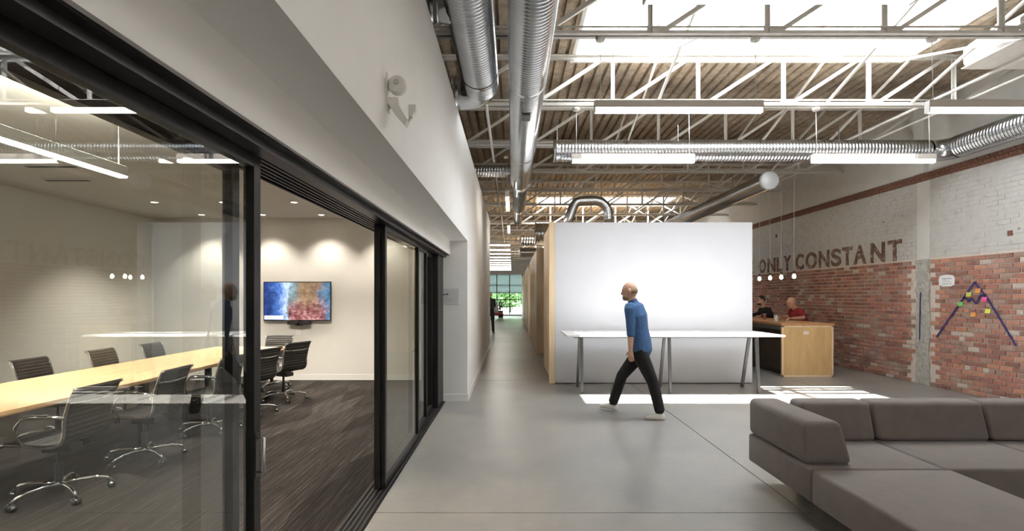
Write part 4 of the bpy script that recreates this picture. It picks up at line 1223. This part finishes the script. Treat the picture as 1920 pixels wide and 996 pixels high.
def frame(fwd):
    f = Vector(fwd).normalized(); l = Vector((0, 0, 1)).cross(f).normalized(); u = f.cross(l).normalized()
    return f, l, u

class Body:
    def __init__(s): s.p = []
    def tube(s, pts, rs, m, n=14, asp=1.0, up=(0, 0, 1)):
        # rounded ends: extend slightly
        P = [Vector(p) for p in pts]; R = list(rs)
        a = P[0] + (P[0]-P[1]).normalized()*R[0]*0.55; b = P[-1] + (P[-1]-P[-2]).normalized()*R[-1]*0.55
        A = [asp]*len(P) if not isinstance(asp, (list, tuple)) else list(asp)
        mb = MB().tube([a]+P+[b], [R[0]*0.62]+R+[R[-1]*0.62], n, aspect=[A[0]]+A+[A[-1]], up=up)
        s.p.append((mb, m)); return s
    def ell(s, c, r, m, fr=None):
        bm = bmesh.new(); bmesh.ops.create_uvsphere(bm, u_segments=18, v_segments=12, radius=1.0)
        f, l, u = fr or (Vector((1,0,0)), Vector((0,1,0)), Vector((0,0,1)))
        c = Vector(c)
        for v in bm.verts: v.co = c + f*(v.co.x*r[0]) + l*(v.co.y*r[1]) + u*(v.co.z*r[2])
        s.p.append((MB().bm(bm), m)); return s
    def head(s, c, fwd, hair, bald=False, beard=None, k=1.0):
        """c = centre of the skull"""
        fr = frame(fwd); f, l, u = fr; c = Vector(c)
        P = lambda a, b, d: c + f*(a*k) + l*(b*k) + u*(d*k)
        s.ell(c, (0.098*k, 0.076*k, 0.108*k), SKIN, fr)
        s.ell(P(0.028, 0, -0.065), (0.068*k, 0.056*k, 0.062*k), SKIN, fr)          # jaw
        s.ell(P(0.075, 0, -0.108), (0.022*k, 0.026*k, 0.018*k), SKIN, fr)          # chin
        s.tube([P(0.092, 0, 0.0), P(0.108, 0, -0.028), P(0.104, 0, -0.04)], [0.009*k, 0.013*k, 0.012*k], SKIN, 10)   # nose
        s.ell(P(0.088, 0, -0.073), (0.010*k, 0.024*k, 0.008*k), M['lip'], fr)
        for q in (-1, 1):
            s.ell(P(-0.004, q*0.079, -0.012), (0.020*k, 0.010*k, 0.032*k), SKIN, fr)  # ears
            s.ell(P(0.087, q*0.031, 0.002), (0.009*k, 0.013*k, 0.007*k), M['eye'], fr)
            s.ell(P(0.088, q*0.032, 0.018), (0.010*k, 0.020*k, 0.006*k), hair if not bald else SKIN, fr)
        if bald:
            s.ell(P(-0.022, 0, -0.008), (0.082*k, 0.080*k, 0.060*k), hair, fr)
        else:
            s.ell(P(-0.018, 0, 0.022), (0.094*k, 0.082*k, 0.098*k), hair, fr)
        if beard:
            s.ell(P(0.045, 0, -0.088), (0.058*k, 0.055*k, 0.040*k), beard, fr)
        return s
    def hand(s, wrist, d, palm, side, curl=0.35, k=1.0):
        """d: direction of fingers, palm: palm normal, side: direction of the thumb"""
        d = Vector(d).normalized(); pn = Vector(palm); pn = (pn - d*pn.dot(d)).normalized(); sd = Vector(side); sd = (sd - d*sd.dot(d) - pn*sd.dot(pn)).normalized()
        w = Vector(wrist)
        s.tube([w, w + d*0.035*k, w + d*0.085*k], [0.026*k, 0.034*k, 0.036*k], SKIN, 12, asp=0.45, up=pn)
        s.ell(w + d*0.055*k, (0.048*k, 0.037*k, 0.016*k), SKIN, (d, sd, pn))
        for q, ln in ((0.030, 0.070), (0.0105, 0.080), (-0.0105, 0.075), (-0.030, 0.058)):
            b = w + d*0.088*k + sd*(q*k)
            d1 = (d*math.cos(curl) + pn*math.sin(curl)); d2 = (d*math.cos(curl*2.3) + pn*math.sin(curl*2.3))
            m1 = b + d1*ln*0.5*k; e = m1 + d2*ln*0.5*k
            s.tube([b - d*0.012*k, b, m1, e], [0.010*k, 0.0095*k, 0.0088*k, 0.0072*k], SKIN, 8)
        t0 = w + d*0.028*k + sd*0.026*k; t1 = t0 + (d*0.6 + sd*0.65 + pn*0.25).normalized()*0.038*k; t2 = t1 + (d*0.9 + sd*0.2 + pn*0.3).normalized()*0.03*k
        s.tube([t0, t1, t2], [0.013*k, 0.0105*k, 0.0085*k], SKIN, 8)
        return s
    def shoe(s, ankle, fwd, pitch=0.0, m=None, sole=None):
        m = m or M['shoe']; sole = sole or M['sole']
        f, l, u = frame(fwd); f = (f*math.cos(pitch) + Vector((0,0,1))*math.sin(pitch)).normalized(); u = f.cross(l).normalized()
        a = Vector(ankle)
        P = lambda x, y, z: a + f*x + l*y + u*z
        s.tube([P(-0.045, 0, -0.055), P(0.02, 0, -0.045), P(0.10, 0, -0.058), P(0.165, 0, -0.068)], [0.036, 0.040, 0.042, 0.032], m, 14, asp=[0.9, 1.0, 0.72, 0.6], up=u)
        s.tube([P(0.0, 0, 0.01), P(0.0, 0, -0.04)], [0.037, 0.040], m, 12)
        s.tube([P(-0.05, 0, -0.083), P(0.06, 0, -0.083), P(0.17, 0, -0.083)], [0.036, 0.042, 0.036], sole, 14, asp=0.28, up=u)
        return s
    def build(s, name, label, cat_group=None, voxel=0.008, smooth=4):
        allm = MB(); mats = []
        trees = []
        for mb, m in s.p:
            bm = bmesh.new(); vs2 = [bm.verts.new(v) for v in mb.v]
            for f in mb.f:
                try: bm.faces.new([vs2[i] for i in f])
                except ValueError: pass
            bmesh.ops.recalc_face_normals(bm, faces=bm.faces)
            trees.append((BVHTree.FromBMesh(bm), m)); bm.verts.index_update()
            allm.add([v.co.copy() for v in bm.verts], [[v.index for v in f.verts] for f in bm.faces]); bm.free()
            if m not in mats: mats.append(m)
        me = bpy.data.meshes.new(name + '_src'); me.from_pydata(allm.v, [], allm.f); me.update()
        tmp = bpy.data.objects.new('tmp', me); col.objects.link(tmp)
        md = tmp.modifiers.new('r', 'REMESH'); md.mode = 'VOXEL'; md.voxel_size = voxel; md.use_smooth_shade = True
        if smooth:
            ms = tmp.modifiers.new('s', 'SMOOTH'); ms.factor = 0.5; ms.iterations = smooth
        out = bpy.data.meshes.new_from_object(tmp.evaluated_get(bpy.context.evaluated_depsgraph_get()))
        bpy.data.objects.remove(tmp)
        out.name = name
        out.materials.clear()
        for m in mats: out.materials.append(m)
        idx = [mats.index(m) for _, m in trees]
        mi = []
        for p in out.polygons:
            c = p.center; best = 1e9; bi = 0
            for (t, m), ii in zip(trees, idx):
                r = t.find_nearest(c, min(best, 0.05))
                if r[0] is not None and r[3] < best: best = r[3]; bi = ii
            mi.append(bi)
        out.polygons.foreach_set('material_index', mi)
        out.polygons.foreach_set('use_smooth', [True]*len(mi))
        o = bpy.data.objects.new(name, out); col.objects.link(o)
        tagit(o, label, 'person')
        return o

# --- walking man
W = Body()
F = Vector((-0.86, 0.51, 0)); Lf = Vector((-0.51, -0.86, 0))
pel = Vector((1.655, 6.86, 0.90))
ch_ = Vector((1.600, 6.86, 1.30)); nk = Vector((1.555, 6.875, 1.485)); hdC = Vector((1.520, 6.885, 1.625))
shL = Vector((1.575, 6.865, 1.415)) + Lf*0.185; shR = Vector((1.575, 6.865, 1.415)) - Lf*0.185
# trousers
hipL = pel + Lf*0.09 + Vector((0, 0, -0.04)); hipR = pel - Lf*0.09 + Vector((0, 0, -0.04))
knL = Vector((1.775, 6.74, 0.475)); anL = Vector((1.865, 6.70, 0.115))
knR = Vector((1.455, 7.06, 0.50)); anR = Vector((1.37, 7.22, 0.125))
W.tube([pel + Vector((0,0,0.06)), pel + Vector((0,0,-0.05))], [0.155, 0.16], M['black_cloth'], 18, asp=0.74, up=F)
W.tube([hipL, hipL.lerp(knL, 0.5), knL, knL.lerp(anL, 0.45), anL + Vector((-0.01, 0, 0.0))], [0.104, 0.092, 0.073, 0.070, 0.064], M['black_cloth'])
W.tube([hipR, hipR.lerp(knR, 0.5), knR, knR.lerp(anR, 0.45), anR], [0.104, 0.092, 0.073, 0.070, 0.064], M['black_cloth'])
W.shoe(anL + Vector((-0.012, 0, -0.02)), (-1, 0.12, 0)); W.shoe(anR + Vector((0, 0, -0.012)), (-0.9, 0.45, 0), 0.10)
# shirt
W.tube([pel + Vector((0.005, 0, -0.045)), pel + Vector((0, 0, 0.08)), pel.lerp(ch_, 0.55), ch_, Vector((1.575, 6.868, 1.42)), nk + Vector((0,0,-0.02))],
       [0.190, 0.182, 0.178, 0.196, 0.172, 0.07], M['denim'], 22, asp=[0.72, 0.70, 0.68, 0.66, 0.62, 0.9], up=F)
elL = Vector((1.485, 6.67, 1.12)); wrL = Vector((1.478, 6.655, 0.885))
elR = Vector((1.71, 7.09, 1.13)); wrR = Vector((1.655, 7.13, 0.91))
W.tube([shL - Lf*0.03, shL + Vector((0,0,-0.03)), shL.lerp(elL, 0.55), elL, elL.lerp(wrL, 0.25)], [0.075, 0.070, 0.058, 0.053, 0.052], M['denim'])
W.tube([shR + Lf*0.03, shR + Vector((0,0,-0.03)), shR.lerp(elR, 0.55), elR, elR.lerp(wrR, 0.3)], [0.075, 0.070, 0.058, 0.053, 0.052], M['denim'])
W.tube([elL, elL.lerp(wrL, 0.4), wrL], [0.042, 0.039, 0.027], SKIN); W.tube([elR, elR.lerp(wrR, 0.4), wrR], [0.042, 0.039, 0.027], SKIN)
W.hand(wrL, (0.05, -0.02, -1), -Lf, F, 0.3); W.hand(wrR, (wrR-elR), Lf, (0, 0, 1), 0.4)
W.tube([nk + Vector((0.01, 0, -0.04)), hdC + Vector((0.015, 0, -0.07))], [0.058, 0.054], SKIN)
W.tube([nk + Vector((0.008, 0, -0.02)), nk + Vector((0.0, 0, 0.01))], [0.068, 0.062], M['denim'])
W.head(hdC, (-0.93, 0.33, -0.08), M['hair_sand'], bald=True, beard=M['hair_sand'])
W.build('person', 'person in a blue shirt, black trousers and white shoes walking past the table', voxel=0.0065)

# --- seated people behind the counter, facing left (-X)
def seated(x, y, cloth, hair, label, bald, headc, headf, short, elb, hands):
    b = Body(); F = Vector((-1, 0.05, 0)).normalized(); Lf = Vector((0, -1, 0))
    sz = 0.745
    pel = Vector((x, y, sz + 0.10))
    chs = Vector((x-0.09, y, sz+0.40)); nk = Vector((x-0.16, y, sz+0.53)); sh = Vector((x-0.125, y, sz+0.47))
    dark = M['black_cloth']
    b.tube([pel + Vector((0,0,0.05)), pel + Vector((0,0,-0.04))], [0.17, 0.165], dark, 18, asp=0.8, up=F)
    for q in (-1, 1):
        hip = pel + Lf*(0.09*q); kn = hip + Vector((-0.42, 0.02*q, -0.02)); an = Vector((kn.x+0.10, kn.y, 0.36))
        b.tube([hip, hip.lerp(kn, 0.5), kn, kn.lerp(an, 0.5), an], [0.10, 0.088, 0.068, 0.062, 0.052], dark)
        b.shoe(an + Vector((0, 0, -0.01)), (-1, 0, 0), 0.0, M['plastic'], M['plastic'])
    b.tube([pel + Vector((0,0,-0.01)), pel.lerp(chs, 0.5) + Vector((0.03,0,0)), chs, sh, nk + Vector((0.01,0,-0.02))], [0.185, 0.185, 0.195, 0.165, 0.07], cloth, 22, asp=[0.72, 0.70, 0.66, 0.64, 0.9], up=F)
    for q, el, wr in ((1, elb[0], hands[0]), (-1, elb[1], hands[1])):
        s0 = sh + Lf*(0.185*q); el = Vector(el); wr = Vector(wr)
        if short:
            b.tube([s0 - Lf*(0.03*q), s0, s0.lerp(el, 0.62)], [0.076, 0.072, 0.062], cloth); b.tube([s0.lerp(el, 0.5), el, el.lerp(wr, 0.4), wr], [0.048, 0.044, 0.040, 0.027], SKIN)
        else:
            b.tube([s0 - Lf*(0.03*q), s0, s0.lerp(el, 0.55), el, el.lerp(wr, 0.9)], [0.076, 0.072, 0.060, 0.054, 0.040], cloth); b.tube([el, wr], [0.04, 0.027], SKIN)
        b.hand(wr, (wr-el), (0, 0, -1) if abs((wr-el).normalized().z) < 0.7 else (-1, 0, 0), Lf*(-q), 0.45)
    hc = Vector(headc)
    b.tube([nk + Vector((0.02,0,-0.05)), hc + Vector((0.025, 0, -0.07))], [0.060, 0.055], SKIN)
    b.tube([nk + Vector((0.01,0,-0.03)), nk + Vector((0.005,0,0.0))], [0.070, 0.064], cloth)
    b.head(hc, headf, hair, bald=bald, beard=None if bald else M['hair_dark'])
    return b.build('person', label, voxel=0.009)
zt = 1.032 + 0.035
seated(6.42, 11.80, M['red_cloth'], M['hair_grey'], 'person in a red short sleeved shirt leaning on the bar counter', True,
       (6.19, 11.80, 1.425), (-0.95, -0.05, -0.25), True, ((6.30, 11.53, 1.085), (6.27, 12.05, 1.085)), ((6.05, 11.50, zt+0.01), (6.02, 11.98, zt+0.01)))
seated(6.36, 13.15, M['navy_cloth'], M['hair_dark'], 'person in a dark shirt with dark hair seated farther along the bar', False,
       (6.13, 13.15, 1.46), (-0.98, -0.12, -0.1), False, ((6.22, 12.87, 1.10), (6.20, 13.42, 1.10)), ((5.96, 12.80, zt+0.02), (5.90, 13.35, zt+0.01)))

# --- standing person far down the corridor
Q = Body(); bx, by = -0.93, 22.6
F = Vector((0.3, -0.95, 0)).normalized(); Lf = Vector((0.95, 0.3, 0)).normalized()
for q in (-1, 1):
    hip = Vector((bx, by, 0.86)) + Lf*(0.09*q); an = Vector((bx, by, 0.10)) + Lf*(0.12*q) + F*(0.08*q); kn = hip.lerp(an, 0.48) + F*0.03
    Q.tube([hip, hip.lerp(kn, 0.5), kn, an], [0.10, 0.085, 0.066, 0.055], M['black_cloth']); Q.shoe(an, F, 0.0, M['plastic'], M['plastic'])
Q.tube([(bx, by, 0.82), (bx, by, 0.95), (bx, by, 1.15), (bx, by, 1.32), (bx, by, 1.42), (bx, by, 1.49)], [0.18, 0.175, 0.17, 0.185, 0.16, 0.07], M['navy_cloth'], 20, asp=[0.75,0.7,0.68,0.66,0.62,0.9], up=F)
for q in (-1, 1):
    s0 = Vector((bx, by, 1.41)) + Lf*(0.185*q); el = s0 + Vector((0, 0, -0.28)) + Lf*(0.03*q); wr = el + F*0.20 + Vector((0, 0, -0.05)) - Lf*(0.08*q)
    Q.tube([s0 - Lf*(0.03*q), s0, s0.lerp(el, 0.5), el, el.lerp(wr, 0.85)], [0.075, 0.07, 0.058, 0.052, 0.04], M['navy_cloth']); Q.tube([el, wr], [0.04, 0.027], SKIN); Q.hand(wr, wr-el, (0,0,1), Lf*q, 0.4)
Q.tube([(bx, by, 1.46), (bx, by, 1.56)], [0.058, 0.054], SKIN)
Q.head((bx+0.01, by-0.02, 1.63), (0.3, -0.95, -0.1), M['hair_dark'])
Q.build('person', 'person in dark clothes standing far down the corridor', voxel=0.011)

# =============================================================== FAR END OF THE CORRIDOR
LC = thing('lounge_chair', 'red and grey lounge chair near the far glazing', 'chair', (-1.05, 36.0, 0), 0.5)
MB().box(-0.32, 0.32, -0.32, 0.30, 0.30, 0.44, ch=0.03).build('seat', M['red_cloth'], LC)
MB().prism([(0.22, 0.40), (0.34, 0.40), (0.46, 1.0), (0.38, 1.02)], -0.32, 0.32, 'YZ').build('backrest', fabric('pale_grey_felt', (0.35,0.33,0.33), (0.42,0.40,0.40)), LC)
for s in (-1, 1):
    MB().box(s*0.33-0.04, s*0.33+0.04, -0.28, 0.3, 0.44, 0.58, ch=0.02).build('armrest', M['navy_cloth'], LC)
    for yy in (-0.27, 0.25): MB().tube([(s*0.28, yy, 0.30), (s*0.31, yy*1.1, 0.0)], 0.016, 8).build('leg', M['black'], LC)

leafm = noisy('dark_leaf', [(0.3, (0.02,0.06,0.02)), (0.7, (0.05,0.13,0.04))], nscale=6, rough=0.5)
PT = thing('potted_plant', 'dark potted plant standing before the far glazing', 'plant', (-0.82, 39.5, 0))
MB().lathe([(0.14, 0.0), (0.17, 0.02), (0.21, 0.32), (0.19, 0.32), (0.17, 0.28)], (0,0,0), 'Z', 20).build('pot', M['plastic'], PT)
def leaves(n, fn, size, seed):
    r_ = random.Random(seed); mb = MB()
    for _ in range(n):
        p = Vector(fn(r_)); d = Vector((r_.uniform(-1,1), r_.uniform(-1,1), r_.uniform(-0.3,1))).normalized(); a = d.orthogonal().normalized()
        s_ = size*r_.uniform(0.6, 1.3); b_ = d.cross(a)*0.12*s_
        mb.add([p, p + d*s_*0.5 + a*s_*0.28 + b_, p + d*s_, p + d*s_*0.5 - a*s_*0.28 + b_], [(0, 1, 2, 3)])
    return mb
for k in range(6):
    a = k*1.1; MB().tube([(0, 0, 0.28), (0.08*math.cos(a), 0.08*math.sin(a), 0.6), (0.2*math.cos(a), 0.2*math.sin(a), 0.9+0.05*k)], 0.008, 6).build('stem', leafm, PT)
leaves(160, lambda r: ((lambda a, d: (d*math.cos(a), d*math.sin(a), 0.42 + r.random()*0.75))(r.random()*6.28, r.random()*0.24)), 0.16, 5).build('foliage', leafm, PT)

# outside
grd = MB().box(-40, 40, Y1+0.25, 110, -0.4, -0.05).build('ground', noisy('pale_paving', [(0.3, (0.30,0.31,0.28)), (0.7, (0.40,0.41,0.37))], nscale=2, rough=0.9)); struct(grd, 'pale paved ground outside the far glazing', 'ground')
lm = [noisy('spring_leaf', [(0.3, (0.07,0.17,0.045)), (0.7, (0.16,0.30,0.09))], nscale=1.2, rough=0.6), noisy('deep_leaf', [(0.3, (0.04,0.11,0.03)), (0.7, (0.10,0.21,0.06))], nscale=1.2, rough=0.6)]
bark = noisy('bark', [(0.3, (0.07,0.05,0.035)), (0.7, (0.13,0.10,0.075))], nscale=9, rough=0.95, bump=0.5)
for k, (x, y, h, w_) in enumerate(((-4.5, 53.5, 5.5, 1.45), (-2.3, 50.0, 4.4, 1.4), (-0.2, 53.5, 5.0, 1.45), (1.9, 50.0, 4.8, 1.4), (4.2, 53.5, 5.6, 1.45))):
    t = thing('tree', '%s outside the far glazing' % ['leftmost bushy green tree', 'second leafy green tree from the left', 'middle leafy green tree', 'second leafy green tree from the right', 'rightmost bushy green tree'][k], 'tree', (x, y, -0.05), group='trees outside the far window')
    MB().tube([(0,0,0), (0.05,0,h*0.25), (-0.03,0.04,h*0.5), (0,0,h*0.8)], [0.12, 0.10, 0.07, 0.03], 10).build('trunk', bark, t)
    def fn(r, h=h, w_=w_):
        while True:
            p = Vector((r.uniform(-1,1), r.uniform(-1,1), r.uniform(-1,1)))
            if p.length < 1: break
        return (p.x*w_, p.y*w_, h*0.54 + p.z*h*0.5)
    leaves(2600, fn, 0.38, 20+k).build('crown', lm[k % 2], t)
